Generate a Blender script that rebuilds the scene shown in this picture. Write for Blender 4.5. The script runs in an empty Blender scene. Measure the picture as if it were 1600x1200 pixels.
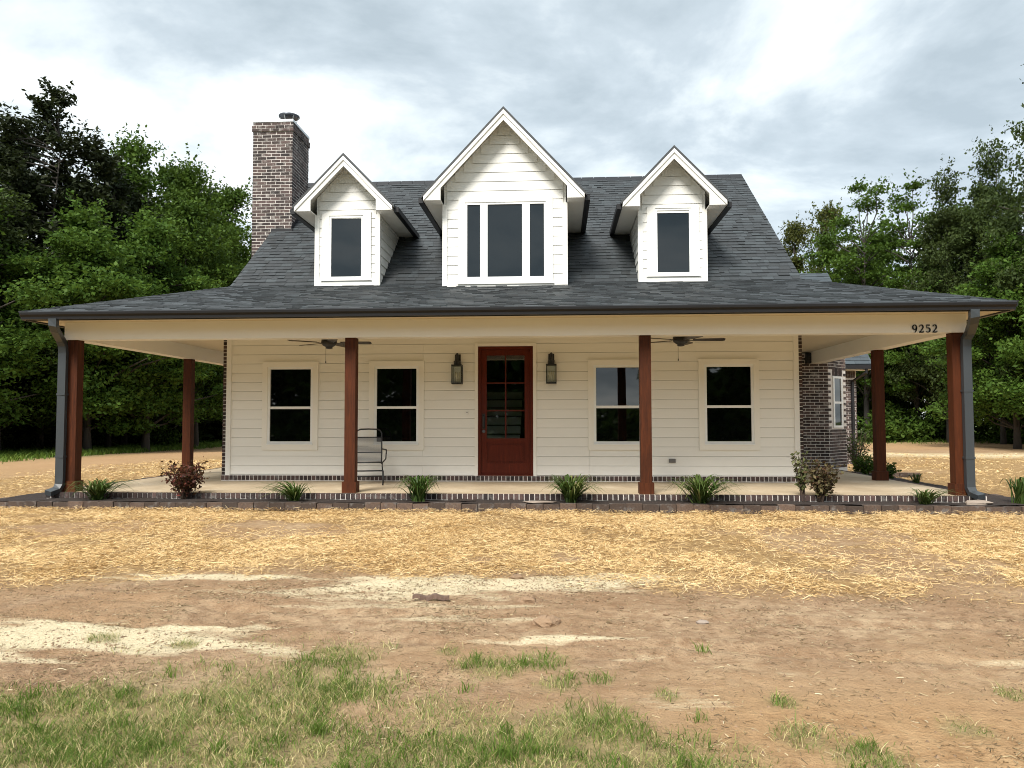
import bpy, math, random
import numpy as np
from mathutils import Matrix, Vector, Quaternion
rnd = random.Random(7)
rng = np.random.default_rng(11)
sc = bpy.context.scene
COL = sc.collection

# ------------------------------------------------------------------ camera, sky, sun, exposure
cam_d = bpy.data.cameras.new('camera'); cam = bpy.data.objects.new('camera', cam_d); COL.objects.link(cam)
sc.camera = cam
cam_d.sensor_width = 36.0; cam_d.lens = 27.0; cam_d.clip_start = 0.05; cam_d.clip_end = 3000
def cam_axes(yaw, pitch, roll):
    cy, sy, cp, sp = math.cos(yaw), math.sin(yaw), math.cos(pitch), math.sin(pitch)
    f = Vector((sy*cp, cy*cp, sp)); r = Vector((cy, -sy, 0)); u = r.cross(f)
    cr, sr = math.cos(roll), math.sin(roll)
    return r*cr + u*sr, u*cr - r*sr, f
_r, _u, _f = cam_axes(-0.0608, 0.0474, -0.0017)
CAM = Vector((0.9206, -12.0518, 1.1337))
cam.matrix_world = Matrix(((_r.x, _u.x, -_f.x, CAM.x), (_r.y, _u.y, -_f.y, CAM.y), (_r.z, _u.z, -_f.z, CAM.z), (0, 0, 0, 1)))

SUN_EL, SUN_AZ = math.radians(47), math.radians(200)      # azimuth clockwise from +Y: behind the camera, a little to the left
world = bpy.data.worlds.new('World'); sc.world = world; world.use_nodes = True
wt = world.node_tree; wt.nodes.clear()
def WN(t, **k):
    n = wt.nodes.new(t)
    for a, b in k.items(): setattr(n, a, b)
    return n
wl = wt.links.new
w_out = WN('ShaderNodeOutputWorld'); w_add = WN('ShaderNodeMixShader'); w_add.inputs[0].default_value = 0.90   # overcast: the clear sky shows only through the thin cloud
sky = WN('ShaderNodeTexSky'); sky.sky_type = 'NISHITA'; sky.sun_disc = False
sky.sun_elevation = SUN_EL; sky.sun_rotation = SUN_AZ
bg1 = WN('ShaderNodeBackground'); bg1.inputs['Strength'].default_value = 0.05
wl(sky.outputs[0], bg1.inputs[0])
SKYSEED = 21.6
tc = WN('ShaderNodeTexCoord'); sep = WN('ShaderNodeSeparateXYZ'); wl(tc.outputs['Generated'], sep.inputs[0])
zb = WN('ShaderNodeMath', operation='ADD'); zb.inputs[1].default_value = 0.22
zm = WN('ShaderNodeMath', operation='MAXIMUM'); zm.inputs[1].default_value = 0.0
wl(sep.outputs[2], zm.inputs[0]); wl(zm.outputs[0], zb.inputs[0])
dx = WN('ShaderNodeMath', operation='DIVIDE'); dy = WN('ShaderNodeMath', operation='DIVIDE')
wl(sep.outputs[0], dx.inputs[0]); wl(zb.outputs[0], dx.inputs[1]); wl(sep.outputs[1], dy.inputs[0]); wl(zb.outputs[0], dy.inputs[1])
cmb = WN('ShaderNodeCombineXYZ'); wl(dx.outputs[0], cmb.inputs[0]); wl(dy.outputs[0], cmb.inputs[1])
cmb.inputs[2].default_value = SKYSEED
nz = WN('ShaderNodeTexNoise'); nz.inputs['Scale'].default_value = 1.7; nz.inputs['Detail'].default_value = 7; nz.inputs['Roughness'].default_value = 0.56; nz.inputs['Distortion'].default_value = 0.25
wl(cmb.outputs[0], nz.inputs['Vector'])
ramp = WN('ShaderNodeValToRGB'); wl(nz.outputs['Fac'], ramp.inputs[0])
cr = ramp.color_ramp; cr.elements[0].position = 0.36; cr.elements[0].color = (0.56, 0.655, 0.71, 1)
cr.elements[1].position = 0.64; cr.elements[1].color = (1.38, 1.42, 1.40, 1)
e = cr.elements.new(0.45); e.color = (0.72, 0.82, 0.88, 1)
e = cr.elements.new(0.55); e.color = (1.08, 1.17, 1.19, 1)
bg2 = WN('ShaderNodeBackground'); bg2.inputs["Strength"].default_value = 0.25
wl(ramp.outputs[0], bg2.inputs[0])
wl(bg1.outputs[0], w_add.inputs[1]); wl(bg2.outputs[0], w_add.inputs[2]); wl(w_add.outputs[0], w_out.inputs[0])

sd = bpy.data.lights.new('sun', 'SUN'); sun = bpy.data.objects.new('sun', sd); COL.objects.link(sun)
sd.energy = 1.5; sd.angle = math.radians(22); sd.color = (1.0, 0.95, 0.87)
_sv = Vector((math.sin(SUN_AZ)*math.cos(SUN_EL), math.cos(SUN_AZ)*math.cos(SUN_EL), math.sin(SUN_EL)))
sun.rotation_euler = _sv.to_track_quat('Z', 'Y').to_euler()
vs = sc.view_settings; vs.view_transform = 'Standard'; vs.look = 'None'; vs.gamma = 1.0; vs.use_curve_mapping = False
vs.exposure = 2.0
sc.cycles.filter_width = 1.0

# ------------------------------------------------------------------ mesh helpers
class MB:
    def __init__(s): s.v = []; s.f = []
    def face(s, pts):
        n = len(s.v); s.v += [tuple(p) for p in pts]; s.f.append(tuple(range(n, n+len(pts)))); return s
    def box(s, x0, x1, y0, y1, z0, z1):
        n = len(s.v)
        s.v += [(x0,y0,z0),(x1,y0,z0),(x1,y1,z0),(x0,y1,z0),(x0,y0,z1),(x1,y0,z1),(x1,y1,z1),(x0,y1,z1)]
        s.f += [tuple(n+i for i in q) for q in ((3,2,1,0),(4,5,6,7),(0,1,5,4),(1,2,6,5),(2,3,7,6),(3,0,4,7))]; return s
    def prism(s, poly, d):
        n = len(s.v); k = len(poly); d = Vector(d); P = [Vector(p) for p in poly]
        s.v += [tuple(p) for p in P] + [tuple(p+d) for p in P]
        s.f.append(tuple(n+i for i in range(k-1, -1, -1))); s.f.append(tuple(n+k+i for i in range(k)))
        for i in range(k): j = (i+1) % k; s.f.append((n+i, n+j, n+k+j, n+k+i))
        return s
    def tube(s, path, rad, sides=8, caps=True, flat=1.0):
        P = [Vector(p) for p in path]; R = rad if isinstance(rad, (list, tuple)) else [rad]*len(P)
        n = len(s.v); up = None
        for i, p in enumerate(P):
            t = (P[min(i+1, len(P)-1)] - P[max(i-1, 0)]).normalized()
            if up is None: up = Vector((0,0,1)) if abs(t.z) < .9 else Vector((1,0,0))
            a = t.cross(up)
            if a.length < 1e-4: a = t.cross(Vector((0,1,0)))
            a.normalize(); b = a.cross(t); up = b
            for k in range(sides):
                q = 2*math.pi*(k+.5)/sides
                s.v.append(tuple(p + a*math.cos(q)*R[i] + b*math.sin(q)*R[i]*flat))
        for i in range(len(P)-1):
            for k in range(sides):
                k2 = (k+1) % sides
                s.f.append((n+i*sides+k, n+i*sides+k2, n+(i+1)*sides+k2, n+(i+1)*sides+k))
        if caps:
            s.f.append(tuple(n+k for k in range(sides-1, -1, -1))); m = n+(len(P)-1)*sides
            s.f.append(tuple(m+k for k in range(sides)))
        return s
    def lathe(s, prof, cx, cy, sides=16):
        return s.tube([(cx, cy, z) for r, z in prof], [r for r, z in prof], sides)
    def mesh(s, name, mat, smooth=False):
        me = bpy.data.meshes.new(name); me.from_pydata(s.v, [], s.f)
        if mat: me.materials.append(mat)
        if smooth: me.polygons.foreach_set('use_smooth', [True]*len(me.polygons))
        me.update(); return me
    def build(s, name, mat, parent=None, smooth=False, loc=None, kind=None):
        return put(name, s.mesh(name, mat, smooth), parent, loc, kind)
def put(name, me, parent=None, loc=None, kind=None):
    o = bpy.data.objects.new(name, me); COL.objects.link(o)
    if parent is not None: o.parent = parent
    if loc is not None: o.location = loc
    if kind: o['kind'] = kind
    return o
def np_mesh(name, V, nper, mat, smooth=False):
    """V: (faces*nper, 3) array, separate polygons of nper corners each"""
    me = bpy.data.meshes.new(name); nv = len(V); nf = nv//nper
    me.vertices.add(nv); me.vertices.foreach_set('co', np.ascontiguousarray(V, dtype=np.float32).ravel())
    me.loops.add(nv); me.loops.foreach_set('vertex_index', np.arange(nv, dtype=np.int32))
    me.polygons.add(nf); me.polygons.foreach_set('loop_start', np.arange(0, nv, nper, dtype=np.int32))
    me.polygons.foreach_set('loop_total', np.full(nf, nper, dtype=np.int32))
    me.materials.append(mat); me.update(calc_edges=True); me.validate(); return me
def strip_mesh(name, L, R, mat):
    """L, R: (n, k, 3) left/right edges of n ribbons with k cross-sections"""
    n, k, _ = L.shape
    V = np.stack([L, R], 2).reshape(-1, 3)
    base = (np.arange(n)*2*k)[:, None]; i = np.arange(k-1)[None, :]*2
    F = np.stack([base+i, base+i+1, base+i+3, base+i+2], -1).reshape(-1)
    me = bpy.data.meshes.new(name); me.vertices.add(len(V)); me.vertices.foreach_set('co', V.astype(np.float32).ravel())
    nf = n*(k-1); me.loops.add(nf*4); me.loops.foreach_set('vertex_index', F.astype(np.int32))
    me.polygons.add(nf); me.polygons.foreach_set('loop_start', np.arange(0, nf*4, 4, dtype=np.int32)); me.polygons.foreach_set('loop_total', np.full(nf, 4, dtype=np.int32))
    me.materials.append(mat); me.update(calc_edges=True); return me
def thing(name, label, cat, loc=(0,0,0), group=None, kind=None):
    o = bpy.data.objects.new(name, None); COL.objects.link(o); o.location = loc; o.empty_display_size = .2
    return tag(o, label, cat, group, kind)
def tag(o, label, cat, group=None, kind=None):
    o['label'] = label; o['category'] = cat
    if group: o['group'] = group
    if kind: o['kind'] = kind
    return o
def dup(root, loc, rotz=0.0, scale=None, label=None):
    r = root.copy(); COL.objects.link(r); r.location = loc; r.rotation_euler = (0, 0, rotz)
    if scale is not None: r.scale = scale if isinstance(scale, (tuple, list)) else (scale,)*3
    if label: r['label'] = label
    for ch in root.children:
        c = ch.copy(); COL.objects.link(c); c.parent = r
        for g in ch.children:
            d = g.copy(); COL.objects.link(d); d.parent = c
    return r

# value noise shared by the ground and what lies on it
_perm = np.random.default_rng(3).random((256, 256))
def vnoise(x, y, s=1.0, o=0):
    x = np.asarray(x, float)*s + 31.7*o; y = np.asarray(y, float)*s + 17.3*o
    xi = np.floor(x).astype(int); yi = np.floor(y).astype(int); fx = x-xi; fy = y-yi
    fx = fx*fx*(3-2*fx); fy = fy*fy*(3-2*fy); g = lambda a, b: _perm[a % 256, b % 256]
    return (g(xi,yi)*(1-fx)+g(xi+1,yi)*fx)*(1-fy) + (g(xi,yi+1)*(1-fx)+g(xi+1,yi+1)*fx)*fy
def fbm(x, y, s=1.0, o=0, n=4):
    t = 0; a = .5; tot = 0
    for i in range(n): t = t + a*vnoise(x, y, s*2**i, o+i*5); tot += a; a *= .55
    return t/tot
def sstep(a, b, x):
    t = np.clip((np.asarray(x, float)-a)/(b-a), 0, 1); return t*t*(3-2*t)

# ------------------------------------------------------------------ materials
def nodes(name):
    m = bpy.data.materials.new(name); m.use_nodes = True; t = m.node_tree; t.nodes.clear()
    out = t.nodes.new('ShaderNodeOutputMaterial'); return m, t, out
class NT:
    def __init__(s, t): s.t = t
    def n(s, typ, **k):
        q = s.t.nodes.new(typ)
        for a, b in k.items():
            if a.startswith('i_'):
                q.inputs[a[2:].replace('_', ' ')].default_value = b
            else: setattr(q, a, b)
        return q
    def l(s, a, b): s.t.links.new(a, b)
    def math(s, op, a, b=None, clamp=False):
        q = s.n('ShaderNodeMath', operation=op); q.use_clamp = clamp
        for i, v in enumerate((a, b)):
            if v is None: continue
            if isinstance(v, (int, float)): q.inputs[i].default_value = v
            else: s.l(v, q.inputs[i])
        return q.outputs[0]
    def mix(s, fac, a, b, mode='MIX'):
        q = s.n('ShaderNodeMix', data_type='RGBA', blend_type=mode)
        for sock, v in ((q.inputs[0], fac), (q.inputs[6], a), (q.inputs[7], b)):
            if isinstance(v, (int, float)): sock.default_value = v
            elif isinstance(v, (tuple, list)): sock.default_value = (*v[:3], 1)
            else: s.l(v, sock)
        return q.outputs[2]
    def noise(s, scale, detail=4, vec=None, rough=.55, dist=0.0):
        q = s.n('ShaderNodeTexNoise'); q.inputs['Scale'].default_value = scale; q.inputs['Detail'].default_value = detail
        q.inputs['Roughness'].default_value = rough; q.inputs['Distortion'].default_value = dist
        if vec is not None: s.l(vec, q.inputs['Vector'])
        return q.outputs['Fac']
    def ramp(s, fac, stops):
        q = s.n('ShaderNodeValToRGB'); c = q.color_ramp
        while len(c.elements) < len(stops): c.elements.new(.5)
        for el, (p, col) in zip(c.elements, stops): el.position = p; el.color = (*col[:3], 1)
        s.l(fac, q.inputs[0]); return q.outputs[0]
    def maprange(s, v, a, b, c=0.0, d=1.0):
        q = s.n('ShaderNodeMapRange'); s.l(v, q.inputs[0])
        for i, w in enumerate((a, b, c, d)): q.inputs[i+1].default_value = w
        return q.outputs[0]
    def pos(s, scale=(1,1,1)):
        g = s.n('ShaderNodeNewGeometry'); m = s.n('ShaderNodeMapping'); m.inputs['Scale'].default_value = scale
        s.l(g.outputs['Position'], m.inputs['Vector']); return m.outputs[0]
    def rand(s):
        g = s.n('ShaderNodeNewGeometry'); o = s.n('ShaderNodeObjectInfo')
        a = s.math('ADD', g.outputs['Random Per Island'], o.outputs['Random']); return s.math('FRACT', a)
    def orand(s): return s.n('ShaderNodeObjectInfo').outputs['Random']
    def bump(s, h, strength=.3, dist=.02):
        q = s.n('ShaderNodeBump'); q.inputs['Strength'].default_value = strength; q.inputs['Distance'].default_value = dist
        s.l(h, q.inputs['Height']); return q.outputs[0]
    def bsdf(s, col, rough=.6, normal=None, metal=0.0, spec=.5):
        q = s.n('ShaderNodeBsdfPrincipled')
        for k, v in (('Base Color', col), ('Roughness', rough), ('Metallic', metal), ('Specular IOR Level', spec)):
            if isinstance(v, (tuple, list)): q.inputs[k].default_value = (*v[:3], 1)
            elif isinstance(v, (int, float)): q.inputs[k].default_value = v
            else: s.l(v, q.inputs[k])
        if normal is not None: s.l(normal, q.inputs['Normal'])
        return q.outputs[0]
def simple(name, col, rough=.6, var=.12, scale=3.0, metal=0.0, spec=.5, bump=0.0, bscale=60, stretch=(1,1,1), ov=0.0, splash=False):
    m, t, out = nodes(name); N = NT(t); p = N.pos(stretch)
    f = N.noise(scale, 5, p)
    c = N.mix(f, tuple(v*(1-var) for v in col), tuple(v*(1+var) for v in col))
    if splash:
        sp = N.n('ShaderNodeSeparateXYZ'); N.l(N.pos(), sp.inputs[0]); c = N.mix(N.math('MULTIPLY', N.maprange(sp.outputs[2], .10, .50, .30, 0), N.noise(7, 5, N.pos())), c, (.42,.33,.22))
    if ov:
        c = N.mix(N.rand(), N.mix(.5, c, tuple(v*(1-ov) for v in col)), N.mix(.5, c, tuple(min(1, v*(1+ov)) for v in col)))
    nm = N.bump(N.noise(bscale, 3, p), bump) if bump else None
    N.l(N.bsdf(c, rough, nm, metal, spec), out.inputs[0]); return m
M = {}
M['siding'] = simple('siding_paint', (.78,.775,.74), .48, .035, 1.6, ov=.015, bump=.04, bscale=90, stretch=(1,1,6))
M['trim'] = simple('trim_paint', (.80,.79,.755), .42, .03, 2.0)
M['soffit'] = simple('soffit_paint', (.76,.745,.70), .55, .03, 2.0)
M['ceiling'] = simple('bounce_warmed_ceiling_paint', (.66,.58,.43), .55, .03, 2.0)  # warm ground bounce is painted into the white ceiling's colour
M['porch_siding'] = simple('bounce_warmed_siding_paint', (.845,.83,.78), .48, .05, 1.6, ov=.03, splash=True, bump=.04, bscale=90, stretch=(1,1,6))  # porch copy of the white siding, its colour tinted for warm bounce light
M['porch_trim'] = simple('bounce_warmed_trim_paint', (.845,.82,.755), .42, .03, 2.0)  # same white trim, with the warm light under the porch mixed into its colour
M['vinyl'] = simple('vinyl_white', (.84,.85,.84), .35, .02, 3.0)
M['gutter'] = simple('charcoal_metal', (.014,.014,.016), .42, .2, 5.0, spec=.35)
M['downspout'] = simple('grey_downspout_metal', (.040,.047,.053), .4, .15, 3.0, stretch=(1,1,.3))
M['black'] = simple('black_metal', (.012,.012,.013), .42, .3, 20)
M['iron'] = simple('wrought_iron', (.018,.018,.020), .5, .3, 20)
M['flash'] = simple('pale_flashing', (.55,.57,.58), .35, .12, 6, metal=.6)
M['cap'] = simple('weathered_steel', (.11,.12,.14), .42, .3, 8, metal=.7)
M['mortar'] = simple('mortar', (.66,.62,.58), .9, .14, 14, bump=.2)
M['mulch'] = simple('mulch', (.030,.020,.016), .95, .55, 40, bump=.9, bscale=120)
M['bark'] = simple('tree_bark', (.050,.043,.036), .9, .4, 12, bump=.6, bscale=30, stretch=(1,1,.25))
M['stem'] = simple('shrub_stem', (.060,.038,.026), .8, .3, 20)
M['stone'] = simple('flat_stone', (.27,.22,.18), .85, .25, 12, bump=.4)
M['deadwood'] = simple('old_wood', (.135,.085,.062), .9, .4, 25, bump=.5, stretch=(1,6,6))
M['clod'] = simple('dry_earth_clod', (.25,.165,.10), .95, .35, 25, bump=.8, ov=.6)
M['blade'] = simple('fan_blade_wood', (.022,.014,.010), .45, .3, 10)
M['mesh_sling'] = simple('grey_mesh_sling', (.14,.14,.145), .8, .1, 60)
M['candle'] = simple('candle_ivory', (.75,.70,.58), .5, .05, 5)
M['white_plastic'] = simple('white_plastic', (.78,.78,.75), .4, .02, 5)
M['outlet'] = simple('grey_outlet_cover', (.16,.15,.14), .5, .1, 5)
M['pale_shingle'] = simple('pale_wing_shingle', (.045,.058,.068), .6, .25, 12, ov=.3)

def brick_mat(name, dark, light, pale=.28):
    m, t, out = nodes(name); N = NT(t); p = N.pos()
    r = N.rand()
    c = N.ramp(r, [(0, dark), (.45, tuple((a+b)/2.3 for a, b in zip(dark, light))), (.8, light), (1, tuple(v*1.25 for v in light))])
    c = N.mix(N.maprange(N.noise(9, 5, p), .54, .70), c, (pale, pale*.92, pale*.86))      # whitish lime smears
    c = N.mix(N.maprange(N.noise(38, 4, p), .35, .75), c, N.mix(.55, c, (.02,.013,.012)))
    nm = N.bump(N.noise(90, 4, p), .4, .01)
    N.l(N.bsdf(c, .85, nm), out.inputs[0]); return m
M['brick'] = brick_mat('mottled_brick', (.022,.016,.016), (.098,.066,.060))
M['brick_dark'] = brick_mat('dark_base_brick', (.018,.012,.012), (.085,.050,.044), .14)
M['block'] = brick_mat('edging_block', (.050,.034,.025), (.115,.076,.055), .16)

def wood_mat(name, a, b, rough=.5, scale=7, axis=(6,6,.5)):
    m, t, out = nodes(name); N = NT(t); p = N.pos(axis)
    g = N.noise(scale, 7, p, .62, .6); g2 = N.noise(scale*6, 3, p, .6)
    c = N.mix(N.math('MULTIPLY', g2, .35), N.ramp(g, [(.28, a), (.55, tuple((x+y)/2 for x, y in zip(a, b))), (.75, b)]), tuple(v*.5 for v in a))
    k = N.noise(2.4, 2, N.pos((2.5,2.5,1)))
    c = N.mix(N.maprange(k, .70, .76), c, (.018,.006,.004))
    c = N.mix(N.math('MULTIPLY', N.orand(), .3), c, tuple(v*.8 for v in b))
    N.l(N.bsdf(c, rough, N.bump(g2, .15, .01), spec=.18), out.inputs[0]); return m
M['post'] = wood_mat('stained_cedar', (.028,.008,.003), (.118,.031,.009), .65)
M['door'] = wood_mat('mahogany_door', (.055,.008,.004), (.150,.022,.008), .38, 5)

def concrete():
    m, t, out = nodes('porch_concrete'); N = NT(t); p = N.pos()
    c = N.ramp(N.noise(1.3, 6, p, .6), [(.3, (.34,.265,.175)), (.55, (.45,.365,.25)), (.75, (.56,.485,.37))])
    c = N.mix(N.maprange(N.noise(18, 5, p), .55, .8), c, (.30,.22,.14))
    N.l(N.bsdf(c, .6, N.bump(N.noise(70, 3, p), .15, .01)), out.inputs[0]); return m
M['concrete'] = concrete()

def shingle():
    m, t, out = nodes('slate_shingle'); N = NT(t); p = N.pos()
    r = N.rand()
    c = N.ramp(r, [(0, (.008,.010,.011)), (.35, (.013,.016,.019)), (.7, (.020,.025,.029)), (1, (.033,.042,.047))])
    c = N.mix(N.maprange(N.noise(160, 2, p), .4, .75), c, N.mix(.3, c, (.07,.085,.095)))
    c = N.mix(N.maprange(N.noise(.8, 4, p), .45, .7, 0, .30), c, (.030,.037,.042))
    N.l(N.bsdf(c, .62, N.bump(N.noise(220, 2, p), .5, .006), spec=.7), out.inputs[0]); return m
M['shingle'] = shingle()

def glass(name, tint, rough=.02, spec=.5):
    m, t, out = nodes(name); N = NT(t)
    nm = N.bump(N.noise(.9, 2, N.pos()), .05, .05)
    N.l(N.bsdf(tint, rough, nm, spec=spec), out.inputs[0]); return m
M['pane'] = glass('dark_window_glass', (.0015,.002,.002), spec=1.0)
M['pane_up'] = glass('slate_window_glass', (.006,.011,.015))
def clearglass():
    m, t, out = nodes('clear_door_glass'); N = NT(t)
    tr = N.n('ShaderNodeBsdfTransparent'); tr.inputs[0].default_value = (.95,.97,.96,1)
    gl = N.n('ShaderNodeBsdfGlossy'); gl.inputs['Roughness'].default_value = .02
    lw = N.n('ShaderNodeLayerWeight'); lw.inputs[0].default_value = .5; fr = N.math('ADD', N.math('MULTIPLY', N.math('POWER', lw.outputs['Facing'], 4.0), .8), .07)
    mx = N.n('ShaderNodeMixShader'); N.l(fr, mx.inputs[0]); N.l(tr.outputs[0], mx.inputs[1]); N.l(gl.outputs[0], mx.inputs[2])
    N.l(mx.outputs[0], out.inputs[0]); return m
M['clear'] = clearglass()
M['interior'] = simple('interior_paint', (.10,.115,.10), .7, .1, 2)
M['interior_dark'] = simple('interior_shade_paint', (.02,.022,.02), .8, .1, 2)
M['riser'] = simple('stair_riser', (.55,.60,.54), .6, .1, 4)
M['tread'] = simple('stair_tread', (.02,.015,.01), .6, .1, 4)

def leaf_mat(name, stops, trans=.35, rough=.55, vary=.35):
    m, t, out = nodes(name); N = NT(t)
    r = N.n('ShaderNodeNewGeometry').outputs['Random Per Island']; o = N.orand()
    c = N.ramp(r, stops)
    c = N.mix(N.maprange(N.noise(.55, 3, N.pos()), .35, .7, 0, vary), c, tuple(v*1.5 for v in stops[-1][1]))
    c = N.mix(N.math('MULTIPLY', o, .35), c, N.mix(.5, c, (.045,.040,.012)))
    b = N.bsdf(c, rough, spec=.12); tl = N.n('ShaderNodeBsdfTranslucent'); N.l(N.mix(.4, c, (.09,.13,.015)), tl.inputs[0])
    mx = N.n('ShaderNodeMixShader'); mx.inputs[0].default_value = trans; N.l(b, mx.inputs[1]); N.l(tl.outputs[0], mx.inputs[2])
    N.l(mx.outputs[0], out.inputs[0]); return m
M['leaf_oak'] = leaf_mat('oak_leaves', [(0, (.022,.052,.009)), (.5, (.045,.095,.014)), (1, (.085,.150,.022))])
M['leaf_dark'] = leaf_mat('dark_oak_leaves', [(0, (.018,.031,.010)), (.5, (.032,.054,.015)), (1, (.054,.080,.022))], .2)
M['leaf_cedar'] = leaf_mat('cedar_needles', [(0, (.010,.018,.010)), (.5, (.017,.028,.014)), (1, (.032,.040,.018))], .1)
M['leaf_bright'] = leaf_mat('fresh_leaves', [(0, (.030,.068,.010)), (.5, (.055,.115,.018)), (1, (.10,.17,.030))], .4)
M['leaf_olive'] = leaf_mat('olive_leaves', [(0, (.038,.050,.012)), (.5, (.065,.078,.020)), (1, (.10,.105,.030))], .3)
M['leaf_lily'] = leaf_mat('daylily_leaves', [(0, (.025,.060,.012)), (.6, (.050,.105,.022)), (.88, (.10,.15,.045)), (1, (.26,.25,.10))], .3, .4, .1)
M['leaf_red'] = leaf_mat('nandina_leaves', [(0, (.045,.014,.012)), (.5, (.085,.024,.020)), (.75, (.060,.040,.018)), (1, (.19,.050,.045))], .25, .45, .1)
M['leaf_mixed'] = leaf_mat('abelia_leaves', [(0, (.035,.030,.014)), (.4, (.085,.038,.026)), (.7, (.075,.075,.030)), (1, (.20,.16,.085))], .25, .45, .1)
M['leaf_pale'] = leaf_mat('pale_leaves', [(0, (.050,.065,.022)), (.6, (.11,.125,.05)), (1, (.24,.23,.12))], .25, .45, .1)
M['grass'] = leaf_mat('lawn_blades', [(0, (.055,.12,.018)), (.40, (.125,.225,.034)), (.58, (.27,.30,.080)), (.75, (.50,.42,.18)), (1, (.74,.63,.35))], .3, .5, .15)
M['grass_green'] = leaf_mat('tall_grass_blades', [(0, (.050,.105,.014)), (.6, (.105,.19,.028)), (1, (.19,.27,.05))], .35, .5, .2)
M['straw'] = leaf_mat('straw_stems', [(0, (.26,.14,.055)), (.3, (.54,.34,.14)), (.7, (.76,.53,.25)), (1, (.86,.70,.42))], .15, .6, .22)
M['litter'] = leaf_mat('dry_litter', [(0, (.07,.045,.025)), (.5, (.20,.14,.075)), (.85, (.42,.33,.19)), (1, (.58,.50,.34))], .1, .7, .05)

def ground_mat():
    m, t, out = nodes('ground_earth'); N = NT(t); p = N.pos()
    a = N.n('ShaderNodeVertexColor'); a.layer_name = 'zone'
    s = N.n('ShaderNodeSeparateColor'); N.l(a.outputs[0], s.inputs[0]); st, sa, gr = s.outputs[0], s.outputs[1], s.outputs[2]; og = a.outputs[1]
    n1 = N.noise(1.1, 6, p, .6); n2 = N.noise(9, 6, p, .65); n3 = N.noise(55, 4, p, .7)
    dirt = N.ramp(n1, [(.3, (.32,.20,.112)), (.5, (.42,.285,.170)), (.7, (.53,.39,.245))])
    dirt = N.mix(N.maprange(n2, .40, .66, 0, .85), dirt, (.26,.155,.085))
    dirt = N.mix(N.maprange(N.noise(4.5, 5, N.pos((.7,1.6,1)), .7), .52, .68, 0, .6), dirt, (.20,.125,.075))
    dirt = N.mix(N.maprange(n3, .56, .74, 0, .7), dirt, (.50,.38,.26))
    orange = N.ramp(n2, [(.3, (.34,.20,.095)), (.7, (.52,.34,.18))])
    c = N.mix(og, dirt, orange)
    straw = N.ramp(n2, [(.30, (.20,.12,.055)), (.5, (.36,.235,.105)), (.72, (.54,.37,.17))])
    straw = N.mix(N.maprange(N.noise(120, 3, p), .45, .7, 0, .6), straw, (.24,.14,.06))
    c = N.mix(st, c, straw)
    sand = N.ramp(n3, [(.3, (.60,.49,.31)), (.7, (.82,.72,.50))])
    ns = N.math('ADD', N.math('MULTIPLY', N.noise(3.2, 6, N.pos((.8,3.6,1)), .70), .6), N.math('MULTIPLY', N.noise(9.0, 6, N.pos((.9,4.0,1)), .75), .4))
    c = N.mix(N.maprange(N.math('ADD', N.math('MULTIPLY', sa, .56), N.math('ADD', N.math('MULTIPLY', ns, .95), N.math('MULTIPLY', n3, .18))), .74, 1.06), c, sand)
    turf = N.ramp(n2, [(.3, (.20,.165,.075)), (.7, (.37,.30,.145))])
    c = N.mix(N.math('MULTIPLY', gr, .85, True), c, turf)
    c = N.mix(N.maprange(gr, 1.0, 1.6), c, N.ramp(n2, [(.3, (.045,.065,.018)), (.7, (.085,.115,.030))]))
    h = N.math('ADD', N.math('MULTIPLY', n2, .6), N.math('MULTIPLY', n3, .4))
    c = N.mix(N.maprange(N.noise(170, 3, p, .7), .52, .70, 0, .55), c, N.mix(.6, c, (.10,.06,.035)))
    N.l(N.bsdf(c, .95, N.bump(h, 1.0, .07), spec=.2), out.inputs[0]); return m
M['ground'] = ground_mat()

# ------------------------------------------------------------------ ground and zones
def ground_z(x, y, fine=True):
    x = np.asarray(x, float); y = np.asarray(y, float)
    z = -.19 - .17*sstep(1.0, 9.0, -y) - .02
    far = np.hypot(x, y-4)
    z = z + sstep(14, 40, far)*(-.10) + .30*sstep(16, 40, y)*sstep(8, 30, x)
    z = z + (fbm(x, y, .35, 2)-.5)*.10*sstep(-.9, -2.5, y) + (fbm(x, y, .25, 4)-.5)*.16*sstep(10, 18, far)
    if fine: z = z + ((fbm(x, y, 2.6, 6, 3)-.5)*.040 + (fbm(x, y, 8.0, 8, 2)-.5)*.022)*sstep(-.8, -1.4, y)
    for a_, b_, c_ in ((-6.15,-.07,.012),(-6.80,-.10,.010)):
        d_ = y-(a_+b_*x+c_*x*x+.05*np.sin(x*1.3)); z = z + (-.022*np.exp(-(d_/.07)**2) + .010*np.exp(-((np.abs(d_)-.13)/.05)**2))*(.4+.6*sstep(.4,.6,fbm(x,y,.8,13)))*sstep(-4.5,-2.5,x)
    return z
def z_straw(x, y):
    n = fbm(x, y, .8, 9); e = np.interp(x, [-12,-5,-3.4,-1.4,0,1,2.5,4.6,8,14], [-5.4,-5.2,-4.95,-4.9,-4.7,-4.75,-5.0,-5.6,-6.0,-6.3])
    front = sstep(-.65, .45, y - e - (n-.5)*1.9) * sstep(-16, -10, x + (n-.5)*3 + 0*y)
    left = sstep(-13.4, -11.6, x + (n-.5)*3.0)
    right_end = 1 - sstep(20, 23, y + (n-.5)*4)
    back = np.where(x > 0, right_end, left*(1-sstep(24, 30, y)))
    s = front*np.where(y > -.5, back, 1.0)
    bare = sstep(.60, .70, fbm(x, y, .55, 21)) * .8
    return np.clip(s*(1-bare*np.where(y < -.8, 1, .6)), 0, 1)
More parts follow.
